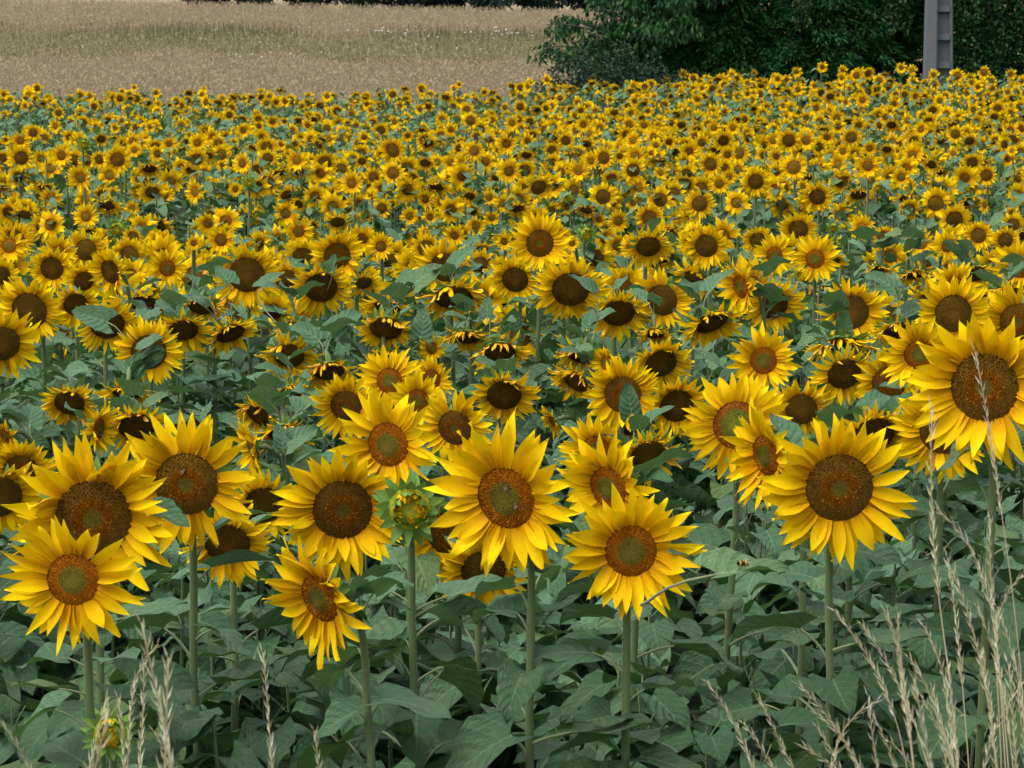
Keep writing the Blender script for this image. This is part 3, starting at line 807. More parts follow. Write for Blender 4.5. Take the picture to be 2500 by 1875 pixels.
# ------------------------------------------------------------------ the ground sheet
def build_ground():
    ys = np.unique(np.concatenate([np.arange(-40, 3, 4.0), np.arange(3, 14, .25), np.arange(14, 70, 1.0), np.arange(70, 140, 3.0), [160, 220, 300, 450, 700, 1000, 1500, 2500, 4000]]))
    xs = np.unique(np.concatenate([-np.array([2500, 1200, 600, 300, 150, 80, 50]), np.arange(-30, 30.1, 1.0), np.array([50, 80, 150, 300, 600, 1200, 2500])]))
    X, Y = np.meshgrid(xs, ys)
    Z = ground(X, Y) + .03 * np.sin(X * 3.1 + Y * 2.3) * (abs(X) < 30) * (Y < 70)
    V = np.stack([X.ravel(), Y.ravel(), Z.ravel()], 1); Fc = []
    nx = len(xs)
    for i in range(len(ys) - 1):
        for j in range(nx - 1):
            a = i * nx + j; Fc += [(a, a + 1, a + nx + 1), (a, a + nx + 1, a + nx)]
    m, t, o = node_mat('soil')
    tc = t.nodes.new('ShaderNodeTexCoord')
    n1 = noise(t, 3.0, tc.outputs['Object'], 6, .65); n2 = noise(t, .15, tc.outputs['Object'], 3)
    soil = ramp(t, n1, [(.3, (.035, .026, .018)), (.7, (.10, .078, .055))])
    stub = ramp(t, n1, [(.3, (.16, .12, .075)), (.7, (.30, .24, .15))])
    sp = t.nodes.new('ShaderNodeSeparateXYZ'); t.links.new(tc.outputs['Object'], sp.inputs[0])
    f = t.nodes.new('ShaderNodeMapRange'); f.inputs[1].default_value = 63; f.inputs[2].default_value = 66; t.links.new(sp.outputs[1], f.inputs[0])
    finish(t, o, mixc(t, f.outputs[0], soil, stub), .95, bump=n1, bstr=.6, spec=.1, bdist=.03)
    g = obj('ground', to_mesh('ground', T(V, Fc), [m])); tag(g, kind='structure')
build_ground()

# ------------------------------------------------------------------ the sunflowers one by one
for i, p in enumerate(IND):
    if (p['s'] >= 88 or p['k'] == 'B') and p['d'] < 13.4: build_near(p, i)
    else: build_mid(p, i)

# pale upper leaves that stand in front of heads, each on the plant just before them
bl_r = random.Random(8)
BLADE = [leaf_pair(bl_r, bare=True)[0] for _ in range(6)]
ME_BLADE = [to_mesh('leaf', b, [M_LEAFTOP]) for b in BLADE]
for i, (bx, by, tx, ty, size, d) in enumerate([
        (1543,1010,1530,935,82,9.2), (1610,1145,1652,1075,96,8.4), (2143,1005,2145,920,66,9.0), (2182,1010,2262,955,92,9.0), (1450,715,1402,672,78,11.4),
        (1440,800,1446,752,58,11.2), (1190,775,1190,715,58,11.4), (1245,805,1252,745,66,11.1), (1030,822,1036,772,76,11.3), (330,905,402,862,88,10.2),
        (332,918,296,892,76,10.2), (262,786,188,768,92,10.8), (812,662,816,622,48,12.0), (2065,812,2068,778,78,10.6), (692,1092,682,1036,64,9.1),
        (702,1085,782,1040,88,9.1), (742,1002,698,958,78,9.9), (746,994,812,958,84,9.9), (378,1246,486,1290,104,6.0), (1012,692,1062,655,84,11.8),
        (1250,1050,1190,1085,90,8.3), (1640,1330,1730,1360,100,5.9), (560,690,530,650,70,11.9), (640,700,690,672,70,11.9), (1752,1402,1930,1376,195,5.5)]):
    P0 = at(bx, by, d); P1 = at(tx, ty, d + bl_r.uniform(-.06, .06))
    best = None
    for q in IND:
        if 'path' not in q or q['d'] > d + .6: continue
        pa = q['path'][:-4]; k = int(np.argmin(np.linalg.norm(pa - (P0 - [0, 0, .10]), axis=1))); dist = np.linalg.norm(pa[k] - P0)
        if best is None or dist < best[0]: best = (dist, q, k)
    dist, q, k = best
    if dist > .42 and size != 195: continue
    B = q['B']; ex = P1 - P0; L = size * d / F; ex /= np.linalg.norm(ex)
    ez = np.array([bl_r.uniform(-.25, .25), -.75, .75]); ez -= ex * np.dot(ez, ex); ez /= np.linalg.norm(ez); ey = np.cross(ez, ex)
    if size == 195: ez = np.array([0, -.5, .86]); ez -= ex * np.dot(ez, ex); ez /= np.linalg.norm(ez); ey = np.cross(ez, ex); BEE_AT = (P0 + ex * L * .33 + ez * .012, np.column_stack([ex, ey, ez]))
    m = I4(); m[:3, 0] = ex * L; m[:3, 1] = ey * L; m[:3, 2] = ez * L; m[:3, 3] = P0 - B
    lf = obj('leaf', ME_BLADE[i % 6], q['root'], m)
    S0 = q['path'][max(0, k - 1)]
    pts = bez(S0, S0 + (P0 - S0) * .4 + [0, 0, -.02], P0 - ex * dist * .3, P0 + ex * .004, 7)
    inv = np.linalg.inv(m)
    loc = (np.concatenate([pts - B, np.ones((7, 1))], 1) @ inv.T)[:, :3]
    obj('petiole', to_mesh('petiole', tube(loc, np.linspace(.026, .016, 7), 5), [M_PETIOLE]), lf)

# ------------------------------------------------------------------ the rest of the crop as one mass
def crop_mass():
    rng = random.Random(77); ts = []
    # material slots: 0 petal 1 wilted 2 disc 3 calyx 4 leaf 5 young leaf 6 stem
    def add_head(C, yaw, pit, D, k, res):
        fr, n = head_frame(yaw, pit); R = D * (.36 if k == 'B' else RATIO[k] / 2 * 1.14)
        hm = fr.copy(); hm[:3, :3] *= R; hm[:3, 3] = C
        ts.append(mid_petals(k, pit, RATIO[k] if k != 'B' else .52, res)[0].xf(hm))
        dk = DKIND[k] if not (k == 'F' and rng.random() < .5) else 'ringed'
        dt = (DISC_MID if res == 'mid' else DISC_LO)[dk]; ts.append(dt.mat(2).xf(hm))
        ts.append(CAL_LO.mat(3).xf(hm) if (k in 'DWSB') else T(CAL_BARE.V, CAL_BARE.F, None, 3).xf(hm))
        return n, R
    def add_leaf(m, young, hi):
        t = (LEAF_MID if hi else LEAF_LO)[rng.randrange(8)]
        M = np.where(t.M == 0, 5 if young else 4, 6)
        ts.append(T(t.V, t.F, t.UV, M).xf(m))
    def add_plant(C, n, nl, hi, R=.05, big=1.0, yth=.65):
        B = np.array([C[0] - n[0] * .12, C[1] - n[1] * .12, 0]); B[2] = float(ground(B[0], B[1])) - .03
        back = C - n * R * .3
        path = bez(B, B + np.array([0, 0, (C[2] - B[2]) * .6]), back - n * .12, back, 5)
        st = tube(path, .010 if R != .02 else np.linspace(.009, .003, 5), 4 if R != .02 else 5, False); ts.append(st.mat(6))
        h = C[2] - B[2]; a = rng.uniform(0, 6.28)
        for i in range(nl):
            t = .35 + .58 * i / max(1, nl - 1); a += 2.4 + rng.uniform(-.3, .3)
            q = path[0] + (path[-1] - path[0]) * t
            j = t * 4; i0 = min(3, int(j)); q = path[i0] + (path[i0 + 1] - path[i0]) * (j - i0)
            s = (.235 - .12 * max(0, (t - .35) / .6)) * rng.uniform(.85, 1.2) * big
            add_leaf(TR(*q) @ RZ(a) @ SC(s), t > yth, hi)
    for p in REST:
        C = at(p['x'], p['y'], p['d']); D = p['s'] * p['d'] / F
        n, R = add_head(C, p['yaw'], p['pit'], D, p['k'], 'lo'); add_plant(C, n, 6, False, R)
    kinds = 'FFFFFMMMDDWB'
    for _ in range(70):                      # the near rows go on to both sides of the picture
        yy = rng.uniform(5.9, 13.5); x = rng.choice((-1, 1)) * (.1763 * yy * 1.02 + rng.uniform(.22, 1.5))
        k = rng.choice('FFMMRD'); C = np.array([x, yy, float(ground(x, yy)) + rng.gauss(1.42, .07)])
        n, R = add_head(C, rng.gauss(-6, 14), dict(F=0, M=8, R=4, D=34)[k], rng.uniform(.25, .31), k, 'mid'); add_plant(C, n, 9, True, R)
    y = 13.5
    while y < 63.5:
        hw = .1763 * y * 1.08 + 1.8
        dens = 5.0 if y < 30 else 4.6
        cnt = int(2 * hw * .5 * dens)
        for _ in range(cnt):
            x = rng.uniform(-hw, hw); yy = y + rng.uniform(0, .5)
            gz = float(ground(x, yy)); C = np.array([x, yy, gz + 1.40 + rng.gauss(-.16, .09)])
            k = rng.choice(kinds)
            # the far left of the field has gone over: more leaves, fewer fresh heads
            px = 1250 + x / yy * F
            bare = .48 + (.26 if (px < 1150 and 43 < yy < 59) else 0) - (.14 if px > 1500 and yy > 40 else 0)
            if rng.random() > bare:
                yaw = rng.gauss(-6, 14); pit = dict(F=rng.gauss(0, 6), M=rng.gauss(8, 8), D=rng.gauss(38, 10), W=rng.gauss(54, 6), B=0)[k]
                n, R = add_head(C, yaw, pit, (.12 if k == 'B' else rng.uniform(.22, .30)), k, 'lo')
            else:
                n = np.array([0, -.3, 1.0]); n /= np.linalg.norm(n); C[2] += .02
                R = .05
            add_plant(C, n, 6 if yy > 30 else 7, yy < 30, R)
        y += .5
    o = obj('sunflower_crop', to_mesh('sunflower_crop', join(ts), [M_PETAL, M_WILT, M_DISC, M_CALYX, M_LEAF, M_LEAFTOP, M_STEM]))
    tag(o, 'mass of small distant sunflowers filling the field up to the wheat', 'sunflowers', kind='stuff')
    # leaves and stems low between the near plants
    ts.clear()
    for _ in range(860):
        yy = (rng.uniform(4.75, 13.8) if _ < 400 else rng.uniform(4.8, 8.5)) if _ < 530 else rng.uniform(7.8, 13.6) ; hw = .1763 * yy * 1.08 + 1.3
        x = rng.uniform(-hw, hw); gz = float(ground(x, yy))
        top = gz + (rng.uniform(.75, 1.12) if _ < 530 else rng.uniform(1.02, 1.26)) if yy > 6.2 else gz + rng.uniform(.55, .92)
        n = np.array([rng.uniform(-.2, .2), rng.uniform(-.3, .1), 1.0]); n /= np.linalg.norm(n)
        add_plant(np.array([x, yy, top]), n, 10, True, .02, 1.0 if _ < 530 else .8, 2 if yy < 8 else .6)
    M = join(ts)
    o = obj('sunflower_foliage', to_mesh('sunflower_foliage', M, [M_PETAL, M_WILT, M_DISC, M_CALYX, M_LEAF, M_LEAFTOP, M_STEM]))
    tag(o, 'dense lower sunflower leaves and stems between the near plants', 'foliage', kind='stuff')
crop_mass()

# ------------------------------------------------------------------ foliage by leaf faces
def leaf_faces(P, D, L, W, rng, fold=.25):
    n = len(P)
    D = D / (np.linalg.norm(D, axis=1)[:, None] + 1e-9)
    up = rng.normal(size=(n, 3)); up[:, 2] += .9
    side = np.cross(D, up); side /= np.linalg.norm(side, axis=1)[:, None] + 1e-9
    nor = np.cross(side, D)
    L = L[:, None]; W = W[:, None]
    a = P; b = P + D * L * .42 + side * W + nor * W * fold; c = P + D * L * .42 - side * W + nor * W * fold; e = P + D * L - nor * L * .12
    V = np.stack([a, b, e, c], 1).reshape(-1, 3); o = np.arange(n)[:, None] * 4
    Fc = np.concatenate([o + np.array([[0, 1, 2]]), o + np.array([[0, 2, 3]])], 1).reshape(-1, 3)
    return T(V, Fc)
def cloud(rng, n, c, r, hollow=.3):
    d = rng.normal(size=(n, 3)); d /= np.linalg.norm(d, axis=1)[:, None]
    return np.array(c) + d * np.array(r) * (hollow + (1 - hollow) * rng.random(n)[:, None] ** .45), d
def gz_at(x, y): return float(ground(x, y))

def cherry_tree():
    rng = np.random.default_rng(3)
    bx, by = 3.3, 67.0; bz = gz_at(bx, by)
    root = empty('broadleaf_tree', (bx, by, bz - .05))
    tag(root, 'dark broadleaf tree with drooping pointed leaves at the wheat edge', 'tree')
    LT = [(1334, 60), (1352, 52), (1322, 118), (1340, 128), (1362, 142), (1392, 104), (1378, 158), (1425, 62), (1440, 100), (1474, 44), (1484, 84), (1415, 130), (1450, 20)]
    limbs = [tube([(0, 0, 0), (.05, 0, .9), (-.05, .05, 1.8), (.1, 0, 3.0), (.0, 0, 5.2)], [.17, .14, .12, .09, .04], 9)]
    clumps = []
    for i in range(38):
        z0 = rng.uniform(1.0, 4.6); a = rng.uniform(0, 6.28)
        ln = rng.uniform(1.5, 2.7) * (1 - .12 * max(0, z0 - 2.2))
        if math.cos(a) < 0: ln *= .62
        p0 = np.array([0, 0, z0]); p3 = p0 + np.array([math.cos(a) * ln, math.sin(a) * ln * .8, rng.uniform(-.15, .75)])
        if i < len(LT):
            w3 = at(*LT[i], 66.2 + rng.uniform(-.5, .6)); p3 = w3 - np.array([bx, by, bz - .05]); p0 = np.array([0, 0, max(.9, p3[2] * .55 + .3)])
        path = bez(p0, p0 + (p3 - p0) * .3 + [0, 0, .25], p0 + (p3 - p0) * .7 + [0, 0, .35], p3, 7)
        limbs.append(tube(path, np.linspace(.045, .008, 7), 5))
        for t in (np.linspace(.3, 1.0, 6) if i >= len(LT) else np.linspace(.5, 1.0, 5)):
            q = path[min(6, int(t * 6))] + rng.normal(size=3) * .16
            clumps.append((q, rng.uniform(.22, .42) if i >= len(LT) else rng.uniform(.16, .30)))
    P = []; D = []
    for q, r in clumps:
        n = int(70 * (r / .32) ** 2)
        pp, dd = cloud(rng, n, q, (r * 1.15, r * 1.0, r * .7), .2)
        P.append(pp); D.append(dd * [.5, .5, .2] + [0, 0, -.85] + rng.normal(size=(n, 3)) * .25)
    P = np.concatenate(P); D = np.concatenate(D); n = len(P)
    obj('trunk', to_mesh('trunk', join(limbs), [M_BARK]), root)
    obj('crown', to_mesh('crown', leaf_faces(P, D, rng.uniform(.11, .19, n), rng.uniform(.026, .042, n), rng), [M_CHERRY]), root)
cherry_tree()

def conifer(px, d, rx, h, seed, label):
    rng = np.random.default_rng(seed)
    x = (px - 1250) / F * d; bz = gz_at(x, d)
    root = empty('conifer', (x, d, bz - .05)); tag(root, label, 'tree', 'hedge of conifers behind the field')
    obj('trunk', to_mesh('trunk', tube([(0, 0, 0), (.02, 0, h * .5), (0, 0, h * .95)], [.13, .09, .02], 8), [M_BARK]), root)
    P = []; D = []
    nb = 340
    for i in range(nb):
        z = .25 + (h - .4) * rng.random() ** 1.3; a = rng.uniform(0, 6.28)
        rr_ = 1.25 * rx * (1 - .5 * (z / h) ** 2) * rng.uniform(.7, 1.15)
        dr = np.array([math.cos(a), math.sin(a), 0])
        n = 84
        t = rng.random(n) ** .6
        base = np.array([0, 0, z]) + dr * (t * rr_)[:, None]
        base[:, 2] += .25 * np.sin(t * 2.6) - .28 * t * t
        tang = np.array([-dr[1], dr[0], 0])
        s = rng.normal(size=n) * .17 * (1.1 - t * .6)
        base += tang * s[:, None]; base[:, 2] += rng.normal(size=n) * .05 - abs(s) * .3
        P.append(base); D.append(dr * .9 + tang * (s * 2.5)[:, None] + np.array([0, 0, -.25]) + rng.normal(size=(n, 3)) * .22)
    P = np.concatenate(P); D = np.concatenate(D); n = len(P)
    c1 = leaf_faces(P, D, rng.uniform(.10, .25, n), rng.uniform(.012, .026, n), rng)
    obj('crown', to_mesh('crown', c1, [M_THUJA]), root)
for i, (px, d, rx, h, lab) in enumerate([
        (1690, 68.2, 1.0, 6.4, 'dark conifer nearest the broadleaf tree in the hedge'),
        (1790, 67.6, 1.0, 6.8, 'second dark conifer of the hedge, counted from the broadleaf tree'),
        (1890, 67.9, 1.05, 6.5, 'dark conifer in the middle of the hedge with hanging sprays'),
        (1995, 67.5, 1.0, 6.7, 'fourth dark conifer of the hedge, right of its middle'),
        (2095, 67.9, 1.05, 6.6, 'fifth dark conifer, beside the vine left of the concrete pole'),
        (2195, 68.3, 1.0, 6.4, 'dark conifer just left of the concrete pole'),
        (1640, 70.2, 1.1, 6.2, 'conifer standing behind the broadleaf tree'),
        (2300, 68.6, 1.0, 6.4, 'dark conifer directly behind the concrete pole')]):
    conifer(px, d, rx, h, 40 + i, lab)

def bush(name, px, d, rx, ry, h, mat, L, n, seed, label, cat='shrub', group=None, z0=0.0, droop=0.1, clump=34):
    rng = np.random.default_rng(seed)
    x = (px - 1250) / F * d; bz = gz_at(x, d)
    root = empty(name, (x, d, bz - .03)); tag(root, label, cat, group)
    st = []
    cl = []
    for i in range(clump):
        u = rng.normal(size=3); u /= np.linalg.norm(u); u[2] = abs(u[2])
        r = rng.uniform(.55, 1.0)
        q = np.array([u[0] * rx * r, u[1] * ry * r, z0 + (h - z0) * (.12 + .8 * u[2] * r * rng.uniform(.5, 1.1))])
        q[2] = min(q[2], h)
        cl.append(q)
        if z0 > .1 and i < 3: st.append(tube([(0, 0, z0 + .3), q * [.5, .5, 1]], .006, 4))
        elif i < 14 and z0 < .1: st.append(tube(bez(np.array([rng.normal() * .08, rng.normal() * .08, 0]), q * [.2, .2, .5], q * [.6, .6, .95], q, 6), np.linspace(.022, .005, 6), 5))
    obj('stems', to_mesh('stems', join(st), [M_BARK]), root)
    P = []; D = []
    per = n // clump
    for q in cl:
        pp, dd = cloud(rng, per, q, (rx * .33, ry * .33, (h - z0) * .17 + .08), .1)
        pp[:, 2] = np.maximum(pp[:, 2], .03)
        P.append(pp); D.append(dd + [0, -.2, -droop] + rng.normal(size=(per, 3)) * .5)
    P = np.concatenate(P); D = np.concatenate(D); m = len(P)
    obj('foliage', to_mesh('foliage', leaf_faces(P, D, rng.uniform(.7, 1.25, m) * L, rng.uniform(.26, .4, m) * L, rng), [mat]), root)
for i, (px, d, rx, h, lab) in enumerate([
        (1365, 64.9, .55, 1.9, 'low grey-green bramble bush at the left foot of the broadleaf tree'),
        (1445, 64.9, .65, 2.5, 'grey-green bramble bush under the broadleaf tree, second from left'),
        (1530, 65.1, .7, 2.5, 'bramble bush in the middle under the broadleaf tree'),
        (1615, 64.9, .65, 2.2, 'rightmost bramble bush beneath the broadleaf tree'),
        (1312, 65.2, .25, 1.25, 'small dark seedling shrub left of the brambles at the wheat edge')]):
    bush('bramble_bush' if i < 4 else 'small_shrub', px, d, rx, .55, h, M_BRAMBLE if i < 4 else M_CHERRY, .085 if i < 4 else .13, 3400 if i < 4 else 500, 60 + i, lab, 'bush', 'brambles at the hedge foot' if i < 4 else None)
bush('ivy_shrub', 2376, 65.2, .62, .8, 6.0, M_IVY, .10, 9000, 80, 'dark ivy-leaved shrub just right of the concrete pole', clump=60)
bush('ivy_shrub', 2480, 66.2, .9, .9, 6.2, M_IVY, .11, 9000, 81, 'dark leafy shrub at the right picture edge', clump=60)
bush('ivy_shrub', 2575, 66.8, .9, .9, 6.2, M_IVY, .11, 6000, 83, 'dark leafy shrub cut off by the right picture edge', clump=50)
bush('climbing_vine', 2190, 66.8, .32, .3, 5.2, M_VINE, .10, 1500, 82, 'lighter yellow-green vine climbing the hedge left of the concrete pole', 'vine', z0=2.2, droop=.6, clump=22)
bush('climbing_vine', 1952, 66.3, .22, .2, 3.6, M_VINE, .09, 420, 84, 'pale vine hanging in the middle of the conifer hedge', 'vine', z0=2.3, droop=.8, clump=12)

# far hedgerow beyond the wheat
FT = None
for i, px in enumerate([520, 640, 760, 870, 985, 1100, 1210, 1320, 1430, 1540]):
    d = 131 + (i % 3) * 1.2
    x = (px - 1250) / F * d; bz = gz_at(x, d)
    if FT is None:
        rng = np.random.default_rng(90)
        FT = empty('hedgerow_tree', (x, d, bz))
        tr = obj('trunk', to_mesh('trunk', tube([(0, 0, 0), (.1, 0, 2), (0, .1, 5)], [.22, .17, .05], 7), [M_BARK]), FT)
        P = []; D = []
        for q in range(46):
            u = rng.normal(size=3); u /= np.linalg.norm(u)
            pp, dd = cloud(rng, 130, (u[0] * 1.15, u[1] * 1.0, 3.2 + u[2] * 2.6), (.6, .6, .6), .2); P.append(pp); D.append(dd + [0, 0, -.3])
        P = np.concatenate(P); D = np.concatenate(D); P[:, 2] = np.maximum(P[:, 2], .05); m = len(P)
        cr = obj('crown', to_mesh('crown', leaf_faces(P, D, rng.uniform(.16, .3, m), rng.uniform(.06, .11, m), rng), [M_FAR]), FT)
        root = FT
    else:
        root = FT.copy(); COL.objects.link(root)
        for ch in (tr, cr):
            c = ch.copy(); COL.objects.link(c); c.parent = root
    root.location = (x, d, bz - .05); root.rotation_euler = (0, 0, i * 1.3); root.scale = (1, 1, .9 + .07 * (i % 4))
    tag(root, 'dark tree of the far hedgerow along the top edge behind the wheat', 'tree', 'trees of the far hedgerow')

# ------------------------------------------------------------------ wheat and the grass strip
def blades(P, H, W, lean, rng, ear=None):
    """thin two-triangle stalks; ear = (length, width) adds a nodding ear"""
    n = len(P); a = rng.uniform(0, 6.28, n)
    ld = np.stack([np.cos(a), np.sin(a), np.zeros(n)], 1) * (lean * rng.random(n))[:, None] * H[:, None]
    sd_ = np.stack([np.ones(n), rng.normal(size=n) * .4, np.zeros(n)], 1); sd_ /= np.linalg.norm(sd_, axis=1)[:, None]
    top = P + ld + np.stack([np.zeros(n), np.zeros(n), H], 1)
    Wc = W[:, None]
    V = np.stack([P - sd_ * Wc, P + sd_ * Wc, top + sd_ * Wc * .6, top - sd_ * Wc * .6], 1).reshape(-1, 3)
    o = np.arange(n)[:, None] * 4
    Fc = np.concatenate([o + [[0, 1, 2]], o + [[0, 2, 3]]], 1).reshape(-1, 3)
    ts = [T(V, Fc)]
    if ear:
        dr = ld + np.stack([rng.normal(size=n) * .5, rng.normal(size=n) * .5, rng.uniform(-.5, 1.0, n)], 1)
        ts.append(leaf_faces(top, dr, np.full(n, ear[0]) * rng.uniform(.7, 1.2, n), np.full(n, ear[1]), rng))
    return join(ts)
def field():
    rng = np.random.default_rng(17)
    def scatter(n, y0, y1, xr=lambda y: .03 * y + 2.2):
        y = y0 + (y1 - y0) * rng.random(n); lo = -.1763 * y * 1.06 - 1; hi = xr(y)
        x = lo + (hi - lo) * rng.random(n)
        return x, y
    x1, y1 = scatter(52000, 64.2, 92); x2, y2 = scatter(34000, 96, 122, lambda y: .0 * y + 9)
    x = np.concatenate([x1, x2]); y = np.concatenate([y1, y2])
    # ragged borders with the strip
    edge = 86 + 2.5 * np.sin(x * .5) + 1.5 * np.sin(x * 1.7); edge2 = 103 + 2 * np.sin(x * .6 + 1) + 1.2 * np.sin(x * 1.9)
    keep = (y < edge) | (y > edge2) | (rng.random(len(x)) < .08); x, y = x[keep], y[keep]
    P = np.stack([x, y, ground(x, y)], 1); n = len(x)
    H = rng.normal(.84, .055, n); W = rng.uniform(.004, .008, n) * (y / 75)
    o = obj('wheat', to_mesh('wheat', blades(P, H, W, .12, rng, (.12, .016)), [M_WHEAT])); tag(o, 'ripe grey-tan wheat field behind the sunflowers', 'wheat', kind='stuff')
    x, y = scatter(22000, 83, 97.5, lambda y: .0 * y + 7)
    edge = 86 + 2.5 * np.sin(x * .5) + 1.5 * np.sin(x * 1.7)
    keep = (y > edge - 2 * rng.random(len(x))); x, y = x[keep], y[keep]; n = len(x)
    P = np.stack([x, y, ground(x, y)], 1)
    o = obj('strip_grass', to_mesh('strip_grass', blades(P, rng.uniform(.5, 1.0, n), rng.uniform(.005, .011, n), .4, rng, (.14, .012)), [M_STRAW])); tag(o, 'pale olive grass strip crossing the wheat field', 'grass', kind='stuff')
    x, y = scatter(8000, 97, 105, lambda y: .0 * y + 7)
    keep = (np.sin(x * .55 + 2) + np.sin(x * 1.3) * .6 + rng.normal(size=len(x)) * .35 > -.55); x, y = x[keep], y[keep]; n = len(x)
    P = np.stack([x, y, ground(x, y)], 1)
    o = obj('strip_weeds', to_mesh('strip_weeds', blades(P, rng.uniform(.45, 1.0, n), rng.uniform(.008, .018, n), .45, rng), [M_WEED])); tag(o, 'dark green weeds along the back of the grass strip', 'weeds', kind='stuff')
    cx = np.concatenate([rng.normal((940 - 1250) / F * 99, .9, 16), rng.normal((1215 - 1250) / F * 99, .8, 16), rng.uniform(-16, 2, 12), rng.normal((690 - 1250) / F * 86, .8, 10)])
    cy = np.concatenate([rng.uniform(97, 102, 32), rng.uniform(84, 102, 12), rng.uniform(84, 86, 10)])
    ts = []
    for a, b in zip(cx, cy):
        z = float(ground(a, b)); h = rng.uniform(.75, 1.05)
        ts.append(tube([(a, b, z), (a + .03, b, z + h)], .006, 3).mat(1))
        for k in range(3):
            u = rng.normal(size=3) * .02; an = k * 1.257
            ts.append(T([(a + u[0], b + u[1], z + h + .02)] + [(a + u[0] + .011 * math.cos(an + q * 1.05), b + u[1] + .011 * math.sin(an + q * 1.05) , z + h + .015 + .02 * math.sin(q * 1.05 + an)) for q in range(6)], [(0, q + 1, (q + 1) % 6 + 1) for q in range(6)], None, 0))
    o = obj('white_wildflowers', to_mesh('white_wildflowers', join(ts), [M_WHITEFL, M_WEED])); tag(o, 'scattered tiny white wildflowers in the grass strip', 'wildflowers', kind='stuff')
field()

# ------------------------------------------------------------------ concrete pole
def pole():
    m, t, o = node_mat('concrete')
    tc = t.nodes.new('ShaderNodeTexCoord'); n1 = noise(t, 9, tc.outputs['Object'], 6, .7); n2 = noise(t, 1.3, tc.outputs['Object'], 4)
    c = mixc(t, n2, (.082, .092, .10), (.12, .132, .142)); c = mixc(t, math_(t, 'MULTIPLY', n1, .35), c, (.065, .065, .065))
    finish(t, o, c, .9, bump=n1, bstr=.25, spec=.2, bdist=.01)
    m2, t2, o2 = node_mat('stencil_paint'); tc = t2.nodes.new('ShaderNodeTexCoord'); n3 = noise(t2, 30, tc.outputs['Object'], 4)
    finish(t2, o2, mixc(t2, n3, (.07, .065, .065), (.16, .14, .13)), .9)
    d = 64.6; x = (2266 - 1250) / F * d; bz = gz_at(x, d)
    root = empty('concrete_pole', (x, d, bz - .1)); root.rotation_euler = (0, 0, math.radians(-2))
    tag(root, 'grey concrete utility pole with recessed side panels in front of the hedge', 'utility pole')
    H = 8.5
    def frustum(name, x0, x1, y0, y1, tx, z0=0, z1=H, taper=.55, mt=m, bev=.02):
        def ring(z, k):
            a, b = x0 * k, x1 * k; c_, e = y0 * k, y1 * k; q = bev * k
            return [(a + q, c_, z), (b - q, c_, z), (b, c_ + q, z), (b, e - q, z), (b - q, e, z), (a + q, e, z), (a, e - q, z), (a, c_ + q, z)]
        k0 = 1 - (1 - taper) * z0 / H; k1 = 1 - (1 - taper) * z1 / H
        V = ring(z0, k0) + ring(z1, k1); Fc = []
        for i in range(8):
            j = (i + 1) % 8; Fc += [(i, j, j + 8), (i, j + 8, i + 8)]
        for i in range(1, 7): Fc += [(8, 8 + i, 9 + i), (0, i + 1, i)]
        return obj(name, to_mesh(name, T(V, Fc), [mt], False), root)
    # a front flange, a back flange to the right, a thin web and cross ribs between them
    frustum('front_flange', -.17, .15, -.17, .13, 0, bev=.035)
    frustum('back_flange', .47, .56, .08, .28, 0)
    frustum('web', .13, .49, .16, .215, 0)
    z = .35
    while z < H - .3:
        frustum('cross_rib', .14, .485, .03, .17, 0, z, z + .13, bev=.012); z += .62
    # the weathered vertical stencil on the front flange, far too worn to read
    for (z, hh, w_) in ((2.92, .022, .075), (2.80, .018, .06), (2.72, .05, .022), (2.62, .018, .06), (2.50, .05, .03), (2.40, .11, .045), (2.22, .12, .04), (2.08, .06, .05)):
        k = 1 - .45 * z / H
        t_ = T([(-.03 - w_, -.17 * k - .004, z - hh), (-.03 + w_ * .4, -.17 * k - .004, z - hh), (-.03 + w_ * .4, -.17 * (1 - .45 * (z + hh) / H) - .004, z + hh), (-.03 - w_, -.17 * (1 - .45 * (z + hh) / H) - .004, z + hh)], [(0, 1, 2), (0, 2, 3)])
        obj('worn_stencil', to_mesh('worn_stencil', t_, [m2], False), root)
pole()

